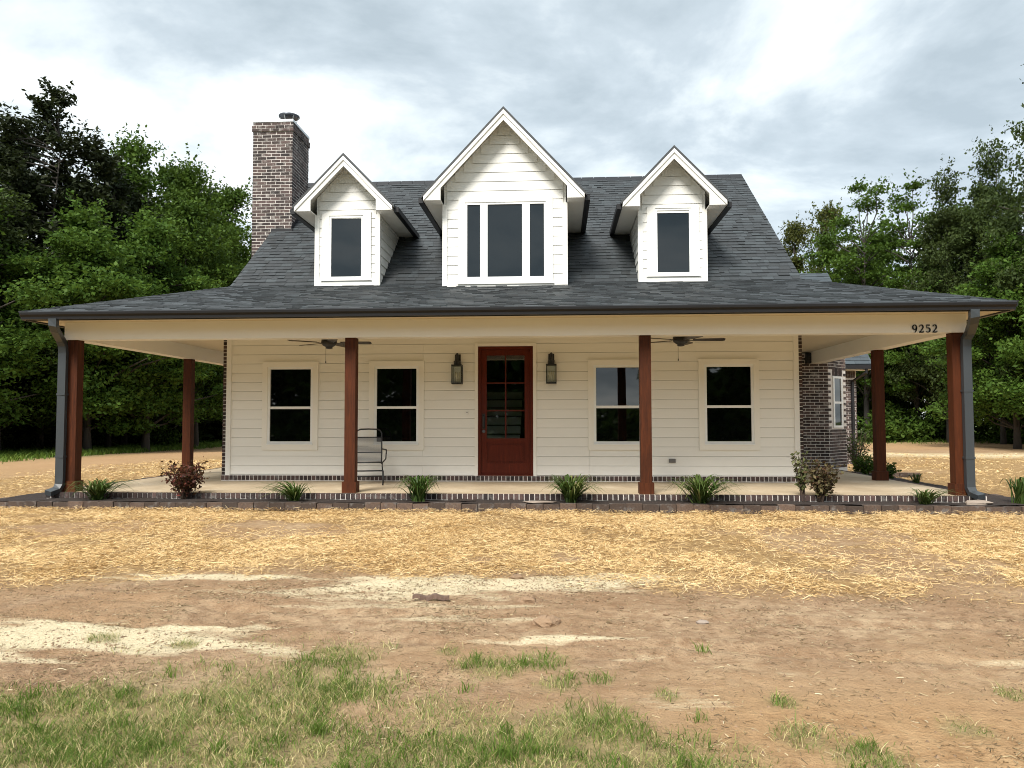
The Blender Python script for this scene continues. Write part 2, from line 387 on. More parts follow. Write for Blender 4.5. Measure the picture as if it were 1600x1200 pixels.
SAND = [(-2.4,-5.08,1.25,.14,.85),(.25,-5.2,1.5,.36,.86),(-.6,-5.55,1.3,.30,.8),(1.2,-4.95,.9,.22,.8),(-2.3,-6.92,1.75,.36,.98),(-3.6,-6.85,1.2,.30,.98),(-.9,-7.0,.5,.20,.8),
        (.2,-6.3,.9,.10,.55),(.7,-6.75,.8,.07,.8),(3.7,-7.0,.6,.14,.55),(-.4,-5.95,1.6,.10,.55),(1.6,-7.9,.3,.10,.45),(2.3,-7.35,.3,.10,.4),(1.35,-7.1,.45,.10,.5),(-2.6,-7.35,.8,.12,.8)]
def z_sand(x, y):
    n = (fbm(x*.55, y*2.6, 1.6, 31)-.5)*1.3; t = np.zeros_like(np.asarray(x, float))
    for cx, cy, rx, ry, w in SAND:
        d = np.sqrt(((x-cx)/rx)**2 + ((y-cy + n*.2)/ry)**2) + n*1.6
        t = np.maximum(t, w*(1-sstep(.45, 1.15, d)))
    far = sstep(15, 18, y)*(1-sstep(20, 23, y))*sstep(8, 12, x)*.8
    return np.clip(np.maximum(t, far), 0, 1)
def z_grass(x, y):
    n = fbm(x, y, 1.1, 41)-.5
    e = np.interp(x, [-6,-2.3,-.7,.3,1.0,1.4,1.9,2.6,6], [-7.65,-7.75,-7.6,-7.8,-7.85,-8.5,-9.5,-9.9,-10.8])
    near = 1 - sstep(-.45, .45, y - e + n*2.2)
    for cx, cy, r in ((2.07,-8.27,.16),(2.3,-8.45,.22),(2.1,-7.83,.10),(.8,-7.2,.2),(.5,-7.3,.25),(-2.2,-6.9,.12),(-1.6,-6.95,.1),(-.5,-7.2,.3),(2.9,-8.1,.14),(3.4,-7.6,.10),(1.15,-7.5,.10),(.9,-7.6,.14),(.2,-7.05,.10),(-.2,-6.95,.08),(1.5,-7.75,.08),(2.6,-8.9,.2)):
        near = np.maximum(near, .8*(1-sstep(.4, 1.2, np.hypot(x-cx, y-cy)/r)))
    lf = sstep(-16.8, -18.2, x + n*2)*sstep(0, 6, y)
    rf = sstep(31, 34, y + n*4)*sstep(6, 12, x)
    bk = sstep(38, 44, y)
    behind = sstep(-11.5, -14, y)
    return np.clip(near, 0, 1) + 1.7*np.maximum.reduce([lf, rf, bk, behind])*(1-np.clip(near,0,1)*(np.asarray(y) > -11))
def z_orange(x, y):
    a = sstep(.6, 2.2, x)*sstep(-6.9, -8.2, y)
    b = sstep(-9, -14, x)*sstep(2, 6, y)*.75 + sstep(22, 25, y)*sstep(6, 10, x)*.8
    c = sstep(.55, .68, fbm(x, y, .9, 51))*.25
    return np.clip(np.maximum.reduce([a, b, c]), 0, 1)
def axis(lo, hi, step, far, grow=1.16):
    a = list(np.arange(lo, hi+1e-6, step)); s = step; p = hi; q = lo; out = []
    while p < far: s *= grow; p += s; out.append(p)
    s = step; neg = []
    while q > -far: s *= grow; q -= s; neg.append(q)
    return np.array(sorted(neg) + a + out)
gx = axis(-6.5, 6.5, .05, 420); gy = axis(-10.2, -.6, .05, 420)
GX, GY = np.meshgrid(gx, gy); GZ = ground_z(GX, GY)
ny, nx = GX.shape
V = np.stack([GX, GY, GZ], -1).reshape(-1, 3)
ii = (np.arange(ny-1)[:, None]*nx + np.arange(nx-1)[None, :]).ravel()
Fq = np.stack([ii, ii+1, ii+nx+1, ii+nx], -1)
gme = bpy.data.meshes.new('ground'); gme.vertices.add(len(V)); gme.vertices.foreach_set('co', V.astype(np.float32).ravel())
gme.loops.add(Fq.size); gme.loops.foreach_set('vertex_index', Fq.astype(np.int32).ravel())
gme.polygons.add(len(Fq)); gme.polygons.foreach_set('loop_start', np.arange(0, Fq.size, 4, dtype=np.int32)); gme.polygons.foreach_set('loop_total', np.full(len(Fq), 4, dtype=np.int32))
gme.polygons.foreach_set('use_smooth', np.ones(len(Fq), dtype=bool))
gme.materials.append(M['ground']); gme.update(calc_edges=True)
ca = gme.color_attributes.new('zone', 'FLOAT_COLOR', 'POINT')
zone = np.stack([z_straw(GX, GY), z_sand(GX, GY), z_grass(GX, GY), z_orange(GX, GY)], -1).reshape(-1, 4).astype(np.float32)
ca.data.foreach_set('color', zone.ravel())
put('ground', gme, kind='structure')

# ------------------------------------------------------------------ HOUSE
house = thing('house', 'white farmhouse with dark shingle roof, three dormers and wraparound porch', 'house')
P = 2.23; WPX = 6.95; HB = 2.45; ZS = 2.73; YB, ZBK = 2.31, 3.72; YR, ZR = 6.75, 7.10; RL, RR = -5.37, 5.38
XL, XR = -5.40, 5.29
EL, ER, YE, ZE = -7.47, 7.52, -.587, 2.84
SLOPE = (ZR-ZBK)/(YR-YB); PSL = (ZBK-ZE)/(YB-YE)
def roofY(z): return YB + (z-ZBK)/SLOPE

# walls: core, brick corner returns, gables
mb = MB(); mb.box(-5.44, -.62, 2.262, 2.40, .02, 3.66); mb.box(.49, 5.335, 2.262, 2.40, .02, 3.66); mb.box(-.62, .49, 2.262, 2.40, 2.56, 3.66)
mb.box(-5.44, -5.30, 2.40, 11.15, .02, 3.66); mb.box(5.195, 5.335, 2.40, 11.15, .02, 3.66); mb.box(-5.30, 5.195, 11.0, 11.15, .02, 3.66)
for x0, x1 in ((-5.44,-5.32), (5.215,5.335)):
    mb.prism([(x0,2.5,3.66),(x0,11.0,3.66),(x0,6.75,6.92)], (x1-x0,0,0))
front_wall = mb.build('wall', M['siding'], house)

TRIMS = [(-4.71,-3.61,.58,2.255),(-2.65,-1.59,.58,2.255),(1.465,2.54,.58,2.255),(3.475,4.55,.58,2.255),(-.645,.505,.11,2.575)]
EXP = .175
plank_cache = {}
def plank(x0, x1, z0, z1, parent, y=P, mat='porch_siding'):
    w = round(x1-x0, 3); h = round(z1-z0, 3)
    key = (w, h, mat)
    if key not in plank_cache:
        b = MB()   # lapped board: bottom edge proud, top edge tucked back
        b.v = [(0,-.0,.0055),(w,-.0,.0055),(w,.009,h),(0,.009,h),(0,.03,.018),(w,.03,.018),(w,.03,h+.006),(0,.03,h+.006)]
        b.f = [(0,1,2,3),(1,0,4,5),(2,6,7,3),(0,3,7,4),(1,5,6,2)]
        plank_cache[key] = b.mesh('siding_plank', M[mat])
    return put('siding_plank', plank_cache[key], parent, (x0, y, z0))
z = .115; joints = [rnd.uniform(-4, 4) for _ in range(20)]; row = 0
while z < ZS - .02:
    z1 = min(z+EXP, ZS)
    cuts = [(a, b) for a, b, c, d in TRIMS if c - .004 <= z + .03 and d >= z1 - .03]
    segs = []; x = XL + .085
    for a, b in sorted(cuts):
        segs.append((x, a+.02)); x = b-.02
    segs.append((x, XR-.085))
    for a, b in segs:
        if b - a > 3.7:
            j = min(max(joints[row], a+1), b-1); plank(a, j-.0015, z, z1, front_wall); plank(j+.0015, b, z, z1, front_wall)
        else: plank(a, b, z, z1, front_wall)
    z = z1; row += 1
mb = MB()
MB().box(XL, XL+.09, P-.022, P+.03, .11, ZS).build('corner_board', M['trim'], house); MB().box(XR-.09, XR, P-.022, P+.03, .11, ZS).build('corner_board', M['trim'], house)

# brick courses at the foot of the wall, the corners, the porch edge (small bricks joined as one part each)
def brickbox(b, x0, x1, y0, y1, z0, z1, j=.004):
    e = rnd.uniform(-j, j); b.box(x0, x1, y0+e, y1, z0, z1)
bb = MB(); x = -5.46
while x < 5.34:
    if not (-.60 < x < .42) or True: brickbox(bb, x, x+.064, P-.055, P+.02, .022, .105)
    x += .0795
for xs0, xs1 in ((-5.47,-5.405), (5.295,5.355)):
    z = .115
    while z < 2.7: brickbox(bb, xs0, xs1, P-.012, P+.10, z, z+.057); z += .0705
bb.build('base_brick_course', M['brick_dark'], house, kind='stuff')
mb = MB(); mb.box(-5.46, 5.345, P-.045, P+.01, .004, .113); mb.box(-5.462, -5.402, P-.004, P+.09, .113, 2.7); mb.box(5.292, 5.348, P-.004, P+.09, .113, 2.7)
mb.build('mortar_bed', M['mortar'], house)

# porch floor and its brick edge
mb = MB(); mb.box(-7.22, 7.22, -.17, 6.4, -.6, 0.0)
porch_floor = mb.build('porch_floor', M['concrete'], house)
bb = MB(); x = -7.24
while x < 7.2: brickbox(bb, x, x+.064, -.23, -.165, -.078+rnd.uniform(-.004,.004), .004); x += .0795
for sx in (-1, 1):
    y = -.16
    while y < 6.3:
        a, b2 = sorted((sx*7.205, sx*7.275)); bb.box(a, b2, y, y+.064, -.078, .004); y += .0795
bb.build('edge_brick_course', M['brick_dark'], porch_floor, kind='stuff')
mb = MB(); mb.box(-7.235, 7.235, -.215, -.17, -.55, -.004); mb.box(-7.255, -7.22, -.17, 6.35, -.55, -.004); mb.box(7.22, 7.255, -.17, 6.35, -.55, -.004)
mb.build('edge_mortar', M['mortar'], porch_floor)

# windows on the porch wall
def window(x0, x1, z0, z1, y, parent, pane_mat, sashes=2, cas=.145, cas_bot=.16, tilt=0.0, sill=True):
    """x0..z1: the glass opening"""
    c = MB(); o0, o1, p0, p1 = x0-cas, x1+cas, z0-cas_bot, z1+cas
    c.box(o0, x0-.045, y-.03, y+.03, p0, p1); c.box(x1+.045, o1, y-.03, y+.03, p0, p1)
    c.box(x0-.045, x1+.045, y-.03, y+.03, z1+.045, p1); c.box(x0-.045, x1+.045, y-.03, y+.03, p0, z0-.05)
    w = c.build('window', M['porch_trim'], parent)
    f = MB(); f.box(x0-.045, x0, y-.015, y+.05, z0-.05, z1+.045); f.box(x1, x1+.045, y-.015, y+.05, z0-.05, z1+.045)
    f.box(x0, x1, y-.015, y+.05, z1, z1+.045); f.box(x0, x1, y-.015, y+.05, z0-.05, z0)
    if sashes == 2:
        zm = z0 + (z1-z0)*.465; f.box(x0, x1, y-.008, y+.045, zm-.024, zm+.024)
    f.build('window_frame', M['vinyl'], w)
    if sill: MB().box(x0-.05, x1+.05, y-.055, y-.016, z0-.062, z0-.040).build('window_sill', M['vinyl'], w)
    panes = [(z0, z1)] if sashes == 1 else [(z0, zm-.024), (zm+.024, z1)]
    for k, (a, b) in enumerate(panes):
        q = MB(); yy = y + (.008 if k == 0 else .018); d = tilt*(b-a)/2 if k == len(panes)-1 else 0
        q.v = [(x0,yy-d,a),(x1,yy-d,a),(x1,yy+d,b),(x0,yy+d,b),(x0,yy-d+.004,a),(x1,yy-d+.004,a),(x1,yy+d+.004,b),(x0,yy+d+.004,b)]
        q.f = [(0,1,2,3),(7,6,5,4),(1,0,4,5),(2,1,5,6),(3,2,6,7),(0,3,7,4)]
        q.build('window_pane', pane_mat, w)
    return w
for (x0, x1, tl) in ((-4.55,-3.765,0.0), (-2.50,-1.745,0.0), (1.61,2.40,.019), (3.63,4.43,0.0)):
    window(x0, x1, .745, 2.11, P-.004, house, M['pane'], tilt=tl)

# front door
mb = MB(); mb.box(-.645,-.585,P-.03,P+.12,.10,2.575); mb.box(.445,.505,P-.03,P+.12,.10,2.575); mb.box(-.585,.445,P-.03,P+.12,2.52,2.575)
mb.build('door_casing', M['porch_trim'], house)
D = MB(); yd0, yd1 = P+.03, P+.075
D.box(-.583,-.535,P-.01,P+.11,.12,2.518); D.box(.395,.443,P-.01,P+.11,.12,2.518); D.box(-.535,.395,P-.01,P+.11,2.47,2.518)
D.box(-.583,.443,P-.055,P+.11,.113,.135)
D.box(-.532,-.425,yd0,yd1,.14,2.468); D.box(.285,.392,yd0,yd1,.14,2.468); D.box(-.425,.285,yd0,yd1,2.35,2.468); D.box(-.425,.285,yd0,yd1,.14,.34); D.box(-.425,.285,yd0,yd1,.72,.80)
door = D.build('front_door', M['door'], house)
MB().box(-.425,.285,yd0+.018,yd1-.005,.34,.72).build('door_panel', M['door'], door)
mb = MB(); mb.box(-.39,.25,yd0+.006,yd0+.017,.375,.685); mb.build('raised_panel', M['door'], door)
mun = MB(); gx0, gx1, gz0, gz1 = -.425, .285, .80, 2.35
mun.box(-.082,-.058,yd0+.004,yd1-.004,gz0,gz1)
for k in (1, 2): zz = gz0+(gz1-gz0)*k/3; mun.box(gx0,-.082,yd0+.004,yd1-.004,zz-.012,zz+.012); mun.box(-.058,gx1,yd0+.004,yd1-.004,zz-.012,zz+.012)
mun.build('muntin', M['door'], door)
for k in range(3):
    for a, b in ((gx0,-.082), (-.058,gx1)):
        zz = gz0+(gz1-gz0)*k/3+.012*(k > 0); z2 = gz0+(gz1-gz0)*(k+1)/3-.012*(k < 2)
        MB().box(a,b,yd0+.02,yd0+.025,zz,z2).build('glass_pane', M['clear'], door)
hd = MB(); hd.tube([(-.48,yd0-.005,1.24),(-.48,yd0-.05,1.22),(-.48,yd0-.05,1.02),(-.48,yd0-.005,1.0)], .012, 6); hd.box(-.505,-.455,yd0-.012,yd0,.98,1.26)
hd.build('door_handle', M['black'], door); MB().lathe([(.001,.0),(.03,.0),(.03,.012),(.001,.014)],0,0,12).build('deadbolt', M['cap'], door, loc=(-.48,yd0-.002,.93)).rotation_euler = (math.radians(90),0,0)
# entry hall with staircase behind the glass
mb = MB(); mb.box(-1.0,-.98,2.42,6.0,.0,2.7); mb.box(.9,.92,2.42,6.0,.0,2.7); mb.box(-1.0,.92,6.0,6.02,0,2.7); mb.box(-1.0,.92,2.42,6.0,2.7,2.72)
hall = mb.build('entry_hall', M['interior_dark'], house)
for k in range(9):
    y = 3.0+.25*k; zz = .12+.185*k
    MB().box(-.97,.12,y,y+.02,zz,zz+.16).build('stair_riser', M['riser'], hall); MB().box(-.97,.14,y-.03,y+.25,zz+.16,zz+.185).build('stair_tread', M['tread'], hall)

# porch beams, ceiling, fascia, gutter
mb = MB(); mb.box(-7.07, 7.07, -.12, .12, HB, ZS)
mb.build('porch_beam', M['porch_trim'], house)
for sx in (-1, 1):
    a, b = sorted((sx*6.83, sx*7.07)); MB().box(a, b, .12, 6.4, HB, ZS-.001).build('porch_beam', M['porch_trim'], house)
mb = MB(); mb.box(-7.40, 7.45, -.52, 2.262, ZS, ZS+.03); mb.box(-7.40, -5.44, 2.262, 7.4, ZS, ZS+.03); mb.box(5.335, 7.45, 2.262, 7.4, ZS, ZS+.03)
mb.build('porch_ceiling', M['ceiling'], house)
mb = MB(); mb.box(-7.42, 7.47, -.545, -.52, ZS-.02, ZE); mb.box(-7.425, -7.40, -.52, 7.4, ZS-.02, ZE); mb.box(7.45, 7.475, -.52, 7.4, ZS-.02, ZE)
mb.build('fascia', M['gutter'], house)
g = MB(); gp = [(-.548,ZS+.105),(-.655,ZS+.105),(-.665,ZS+.095),(-.660,ZS+.06),(-.63,ZS+.03),(-.625,ZS-.01),(-.548,ZS-.01)]
g.prism([(EL+.02, y, z) for y, z in gp], (ER-EL-.04, 0, 0))
g.build('gutter', M['gutter'], house)
for sx, ex in ((-1, EL), (1, ER)):
    g = MB(); off = [-.048-ax for ax in (0,)][0]
    g.prism([(ex + sx*(-.048 - (y+.548)), -.54, z) for y, z in gp], (0, 7.9, 0)); g.build('gutter', M['gutter'], house)
# roof decks
mb = MB()
mb.prism([(EL,YE,ZE),(ER,YE,ZE),(RR,YB,ZBK),(RL,YB,ZBK)], (0,.0,-.03))
mb.prism([(ER,YE,ZE),(ER,7.45,ZE),(RR,7.45,ZBK),(RR,YB,ZBK)], (0,0,-.03))
mb.prism([(EL,7.45,ZE),(EL,YE,ZE),(RL,YB,ZBK),(RL,7.45,ZBK)], (0,0,-.03))
mb.prism([(RL,YB,ZBK),(RR,YB,ZBK),(RR,YR,ZR),(RL,YR,ZR)], (0,.02,-.06))
mb.prism([(RR,11.19,ZBK),(RL,11.19,ZBK),(RL,YR,ZR),(RR,YR,ZR)], (0,-.02,-.06))
roof = mb.build('roof', M['shingle'], house)
def clip(poly, region):
    out = poly
    for i in range(len(region)):
        a = region[i]; b = region[(i+1) % len(region)]; nxt = []
        side = lambda p: (b[0]-a[0])*(p[1]-a[1]) - (b[1]-a[1])*(p[0]-a[0])
        for k in range(len(out)):
            p, q = out[k], out[(k+1) % len(out)]; sp, sq = side(p), side(q)
            if sp >= -1e-9: nxt.append(p)
            if (sp >= 0) != (sq >= 0) and abs(sp-sq) > 1e-12:
                tt = sp/(sp-sq); nxt.append((p[0]+(q[0]-p[0])*tt, p[1]+(q[1]-p[1])*tt))
        out = nxt
        if len(out) < 3: return []
    return out
def lay_shingles(origin, u, v, region, exp=.14, wid=.33, solo_courses=0, stock=None, skip=None):
    u = Vector(u).normalized(); v = Vector(v).normalized(); n = u.cross(v).normalized(); o = Vector(origin)
    umin = min(p[0] for p in region); umax = max(p[0] for p in region); vmax = max(p[1] for p in region)
    field = stock if stock is not None else MB(); c = 0; vv = 0.0; solo = 0
    while vv < vmax - .01:
        uu = umin - rnd.random()*wid
        while uu < umax:
            w = wid*rnd.choice((.45,.6,.8,1.0,1.0)); lift = rnd.choice((.010,.010,.016,.018)); lo = vv + rnd.choice((0,0,.012,.022))*(c > 0)
            poly = clip([(uu,lo),(uu+w-.003,lo),(uu+w-.003,vv+exp+.01),(uu,vv+exp+.01)], region)
            if len(poly) >= 3 and not (skip and skip(uu+w/2, vv)):
                b = MB() if (c < solo_courses and solo < 300) else field
                top = [o + u*p[0] + v*p[1] + n*(lift - (lift-.003)*min(1, max(0, (p[1]-lo)/exp))) for p in poly]
                bot = [o + u*p[0] + v*p[1] - n*.002 for p in poly]
                k = len(poly); i0 = len(b.v); b.v += [tuple(p) for p in top+bot]; b.f.append(tuple(range(i0, i0+k)))
                for a in range(k): a2 = (a+1) % k; b.f.append((i0+a, i0+k+a, i0+k+a2, i0+a2))
                if b is not field: b.build('shingle', M['shingle'], roof); solo += 1
            uu += w
        vv += exp; c += 1
    return field
pl = math.hypot(YB-YE, ZBK-ZE)
W0 = ER-EL
field = lay_shingles((EL,YE-.03,ZE-.009+.004), (1,0,0), (0,YB-YE,ZBK-ZE), [(-.03,0),(W0+.03,0),(RR-EL,pl+.03),(RL-EL,pl+.03)], exp=.135, wid=.21, solo_courses=5)
ml = math.hypot(YR-YB, ZR-ZBK)
lay_shingles((RL-.03,YB,ZBK+.003), (1,0,0), (0,YR-YB,ZR-ZBK), [(0,0),(RR-RL+.06,0),(RR-RL+.06,ml),(0,ml)], exp=.14, wid=.21, stock=field)
lay_shingles((ER+.01,YE,ZE+.003), (0,1,0), (RR-ER,0,ZBK-ZE), [(0,0),(8.0,0),(8.0,2.05),(YB-YE,2.05)], exp=.16, wid=.5, stock=field)
lay_shingles((EL-.01,7.45,ZE+.003), (0,-1,0), (RL-EL,0,ZBK-ZE), [(0,0),(8.0,0),(7.45-YB,2.05),(0,2.05)], exp=.16, wid=.5, stock=field)
field.build('shingle_courses', M['shingle'], roof, kind='stuff')
mb = MB(); x = RL-.02
while x < RR:
    x2 = min(x+.30, RR+.03); mb.prism([(x,YR-.16,ZR-.105),(x,YR,ZR+.035),(x,YR+.16,ZR-.105),(x,YR,ZR+.012)], (x2-x-.01,0,0)); x += .30
mb.build('ridge_cap', M['gutter'], roof)

# dormers
def dormer(cx, hw, yf, zb, eh, yg, ze, zp, lites, casx, casz):
    pitch = (zp-(ze+.10))/eh; zt = ze+.10
    def rz(x): return zp - abs(x-cx)*pitch - .075        # underside of the roof slab
    core = MB(); yb = roofY(ze)+.25
    zc = ze + .02
    core.prism([(cx-hw+.02,yf+.03,zb-.12),(cx+hw-.02,yf+.03,zb-.12),(cx+hw-.02,yf+.03,rz(cx+hw)),(cx,yf+.03,rz(cx)),(cx-hw+.02,yf+.03,rz(cx-hw))], (0,yb-yf,0))
    d = core.build('dormer', M['siding'], house)
    # roof slabs, soffits, rake boards, gutters
    yback = roofY(zp)+.12
    for sx in (-1, 1):
        sl = MB(); sl.prism([(cx,yg-.035,zp-.025),(cx,yg-.035,zp+.030),(cx+sx*(eh+.035),yg-.035,zt+.030-.035*pitch),(cx+sx*(eh+.035),yg-.035,zt-.025-.035*pitch)], (0,yback-yg,0))
        sl.build('dormer_roof', M['shingle'], d)
        so = MB(); so.prism([(cx,yg,zp-.075),(cx,yg,zp-.026),(cx+sx*eh,yg,zt-.026),(cx+sx*eh,yg,zt-.075)], (0,yback-yg-.05,0)); so.build('roof_underside', M['soffit'], d)
        rk = MB(); rw = .185
        xo = cx+sx*(eh-.005); xi = cx+sx*(hw-.005)
        rk.prism([(cx,yg-.02,zp-.03),(xo,yg-.02,zt-.03),(xo,yg-.02,zt-.03-.075),(cx,yg-.02,zp-.03-.075)], (0,-.022,0))
        rk.prism([(cx,yg,zp-.03),(xo,yg,zt-.03),(xo,yg,ze-.0),(xi,yg,ze-.0),(xi,yg,rz(xi)+.045-rw),(cx,yg,zp-.03-rw)], (0,-.02,0))
        rk.build('rake_board', M['trim'], d)
        a, b = sorted((cx+sx*(hw-.005), cx+sx*eh))
        MB().box(a, b, yg+.002, yb-.1, ze, ze+.018).build('eave_soffit', M['soffit'], d)
        a, b = sorted((cx+sx*(eh+.002), cx+sx*(eh-.02))); MB().box(a, b, yg+.002, yb-.1, ze+.001, ze+.085).build('eave_fascia', M['trim'], d)
        a, b = sorted((cx+sx*(eh+.01), cx+sx*(eh+.10))); MB().box(a, b, yg+.06, roofY(zt)+.0, zt-.125, zt-.03).build('dormer_gutter', M['gutter'], d)
    # boards on the face
    zc = zb+.06; x0, x1 = cx-hw+.075, cx+hw-.075
    o0, o1, q0, q1 = casx[0], casx[1], casz[0], casz[1]
    while zc < zp-.35:
        z2 = zc+.172; top = z2
        half = min((zp-.09-top)/pitch, hw-.075) if top > ze - .1 else hw-.075
        if half < .08: break
        if zc >= q0-.03 and z2 <= q1+.03:
            plank(x0, o0+.01, zc, z2, d, yf, 'siding'); plank(o1-.01, x1, zc, z2, d, yf, 'siding')
        else:
            a, b = cx-half, cx+half
            plank(a, b, zc, z2, d, yf, 'siding')
        zc = z2
    # boards on the cheeks
    for sx in (-1, 1):
        zz = zb+.06
        while zz < ze-.02:
            z2 = min(zz+.172, ze); yb0 = max(roofY(zz), yf+.05) if zz > ZBK else yf+.10; yb1 = max(roofY(z2), yf+.06)
            xo = cx+sx*hw; bd = MB(); tp = xo-sx*.016; ib = xo-sx*.03
            bd.v = [(xo,yf+.06,zz+.008),(xo,yb0,zz+.008),(tp,yb1,z2),(tp,yf+.06,z2),(ib,yf+.06,zz+.016),(ib,yb0,zz+.016),(ib,yb1,z2+.01),(ib,yf+.06,z2+.01)]
            bd.f = [(0,1,2,3),(0,4,5,1),(3,2,6,7),(1,5,6,2),(0,3,7,4)]
            bd.build('siding_plank', M['siding'], d); zz = z2
    for sx in (-1, 1):
        a, b = sorted((cx+sx*hw+sx*.004, cx+sx*(hw-.085))); MB().box(a, b, yf-.014, yf+.075, zb-.05, ze).build('corner_board', M['trim'], d)
    MB().box(cx-hw+.086, cx+hw-.086, yf-.014, yf+.03, zb-.05, zb+.07).build('base_board', M['trim'], d)
    MB().box(cx-hw-.06, cx+hw+.06, yf-.06, yf+.02, zb-.06, zb-.028).build('base_flashing', M['flash'], d)
    # window: casing, mullions and panes
    gz0, gz1 = lites[0][2], lites[0][3]; c = MB()
    c.box(o0, lites[0][0]-.04, yf-.024, yf+.03, q0, q1); c.box(lites[-1][1]+.04, o1, yf-.024, yf+.03, q0, q1)
    c.box(lites[0][0]-.04, lites[-1][1]+.04, yf-.024, yf+.03, gz1+.04, q1); c.box(lites[0][0]-.04, lites[-1][1]+.04, yf-.024, yf+.03, q0, gz0-.04)
    c.box(o0-.02, o1+.02, yf-.04, yf-.025, q0-.005, q0+.03)
    c.build('window_casing', M['trim'], d)
    f = MB(); f.box(lites[0][0]-.04, lites[-1][1]+.04, yf-.012, yf+.05, gz1, gz1+.04); f.box(lites[0][0]-.04, lites[-1][1]+.04, yf-.012, yf+.05, gz0-.04, gz0)
    f.box(lites[0][0]-.04, lites[0][0], yf-.012, yf+.05, gz0, gz1); f.box(lites[-1][1], lites[-1][1]+.04, yf-.012, yf+.05, gz0, gz1)
    for l1, l2 in zip(lites, lites[1:]): f.box(l1[1], l2[0], yf-.016, yf+.05, gz0, gz1)
    f.build('window_frame', M['vinyl'], d)
    for a, b, c0, c1 in lites: MB().box(a, b, yf+.012, yf+.018, c0, c1).build('window_pane', M['pane_up'], d)
dormer(-3.08, .625, 2.20, 3.71, .93, 1.90, 5.05, 6.11, [(-3.39,-2.81,3.865,4.995)], (-3.57,-2.62), (3.79,5.10))
dormer(3.04, .63, 2.20, 3.71, .94, 1.90, 5.03, 6.11, [(2.76,3.345,3.865,5.025)], (2.57,3.53), (3.79,5.10))
dormer(-.055, 1.145, 1.85, 3.575, 1.455, 1.55, 5.11, 6.77, [(-.745,-.505,3.76,5.10),(-.37,.265,3.76,5.10),(.405,.665,3.76,5.10)], (-.905,.825), (3.63,5.23))

# porch posts with base trim
pm = MB(); pm.box(-.085,.085,-.085,.085,.17,HB); pme = pm.mesh('post', M['post'])
bt = MB(); bt.box(-.112,.112,-.112,.112,.0,.16); bt.prism([(-.112,-.112,.16),(.112,-.112,.16),(.112,.112,.16),(-.112,.112,.16)],(0,0,.012)); btm = bt.mesh('post_base', M['post'])
for x, y in ((-WPX,0),(WPX,0),(-2.377,0),(2.264,0),(WPX,2.86),(-WPX,3.86)):
    p = put('porch_post', pme, house, (x, y, 0)); put('post_base', btm, p)

# downspouts
for sx in (-1, 1):
    px = -7.065 if sx < 0 else 7.035; q = MB(); top = sx*6.92
    path = [(sx*6.93,-.60,ZS+.0),(sx*6.93,-.60,ZS-.10),(sx*6.97,-.50,ZS-.17),(sx*7.06,-.22,ZS-.30),(px,-.16,ZS-.38),(px,-.145,ZS-.5),(px,-.145,.22),(px,-.15,.12),(px+sx*.01,-.20,.04),(px+sx*.05,-.36,.0)]
    q.tube(path, [.055]*len(path), 4, flat=1.6)
    ds = q.build('downspout', M['downspout'], house)
    for zz in (.55, 1.55): MB().box(px-.070, px+.070, -.192, -.09, zz, zz+.03).build('downspout_strap', M['downspout'], ds)

# chimney of brick with metal top
CX0, CX1, CY0, CY1, CZ0, CZ1 = -5.87, -4.97, 4.45, 5.55, -.2, 7.80
mb = MB(); mb.box(CX0+.004, CX1-.004, CY0+.004, CY1-.004, CZ0, CZ1-.005)
mb.box(CX0-.015, CX1+.015, CY0-.015, CY1+.015, CZ1-.21, CZ1-.075)
chim = mb.build('chimney', M['mortar'], house)
PIT, BL, BH = .0705, .2, .057
brick_meshes = {}
def brick_obj(w, dpt, h, parent, loc, mat='brick'):
    k = (round(w,3), round(dpt,3), round(h,3), mat)
    if k not in brick_meshes: brick_meshes[k] = MB().box(0,k[0],0,k[1],0,k[2]).mesh('brick', M[mat])
    return put('brick', brick_meshes[k], parent, loc)
rest = MB(); z = CZ1 - PIT; r = 0
while z > 2.5:
    pr = .022 if 0 < r < 3 else 0.0; x = CX0 - pr; end = CX1 + pr
    first = True
    if r % 2: x0 = x; segs = [(x0, x0+.095)]; x = x0+.107
    else: segs = []
    while x < end-.02: segs.append((x, min(x+BL, end))); x += BL+.0125
    for a, b in segs:
        e = rnd.uniform(-.003,.003)
        if b - a < .03: continue
        if z > 5.2 or (a < -5.4 and z > 4.6): brick_obj(b-a, .095, BH, chim, (a, CY0-pr+e, z))
        else: rest.box(a, b, CY0-pr+e, CY0+.09, z, z+BH)
    for xx0, xx1, sgn in ((CX1-.09, CX1+pr, 1), (CX0-pr, CX0+.09, -1)):
        y = CY0 - pr + (.107 if r % 2 == 0 else .0) + (.0 if r % 2 == 0 else .100); 
        while y < CY1+pr-.02:
            y2 = min(y+BL, CY1+pr); e = rnd.uniform(-.003,.003)
            if y2-y > .03: rest.box(xx0+e, xx1+e, y, y2, z, z+BH)
            y += BL+.0125
    z -= PIT; r += 1
rest.build('far_brick', M['brick'], chim, kind='stuff')
mb = MB(); mb.box(CX0-.012, CX1+.012, CY0-.012, CY1+.012, CZ1, CZ1+.055); mb.build('chimney_top_flashing', M['flash'], chim)
cxm, cym = -5.27, 5.05
mb = MB(); mb.lathe([(.13,CZ1+.05),(.13,CZ1+.20),(.15,CZ1+.21),(.15,CZ1+.22)], cxm, cym, 20); fl = mb.build('flue_cap', M['cap'], chim, True)
mb = MB(); mb.lathe([(.215,CZ1+.335),(.235,CZ1+.34),(.235,CZ1+.37),(.10,CZ1+.40),(.01,CZ1+.405)], cxm, cym, 24); mb.build('flue_lid', M['cap'], chim, True)
mb = MB()
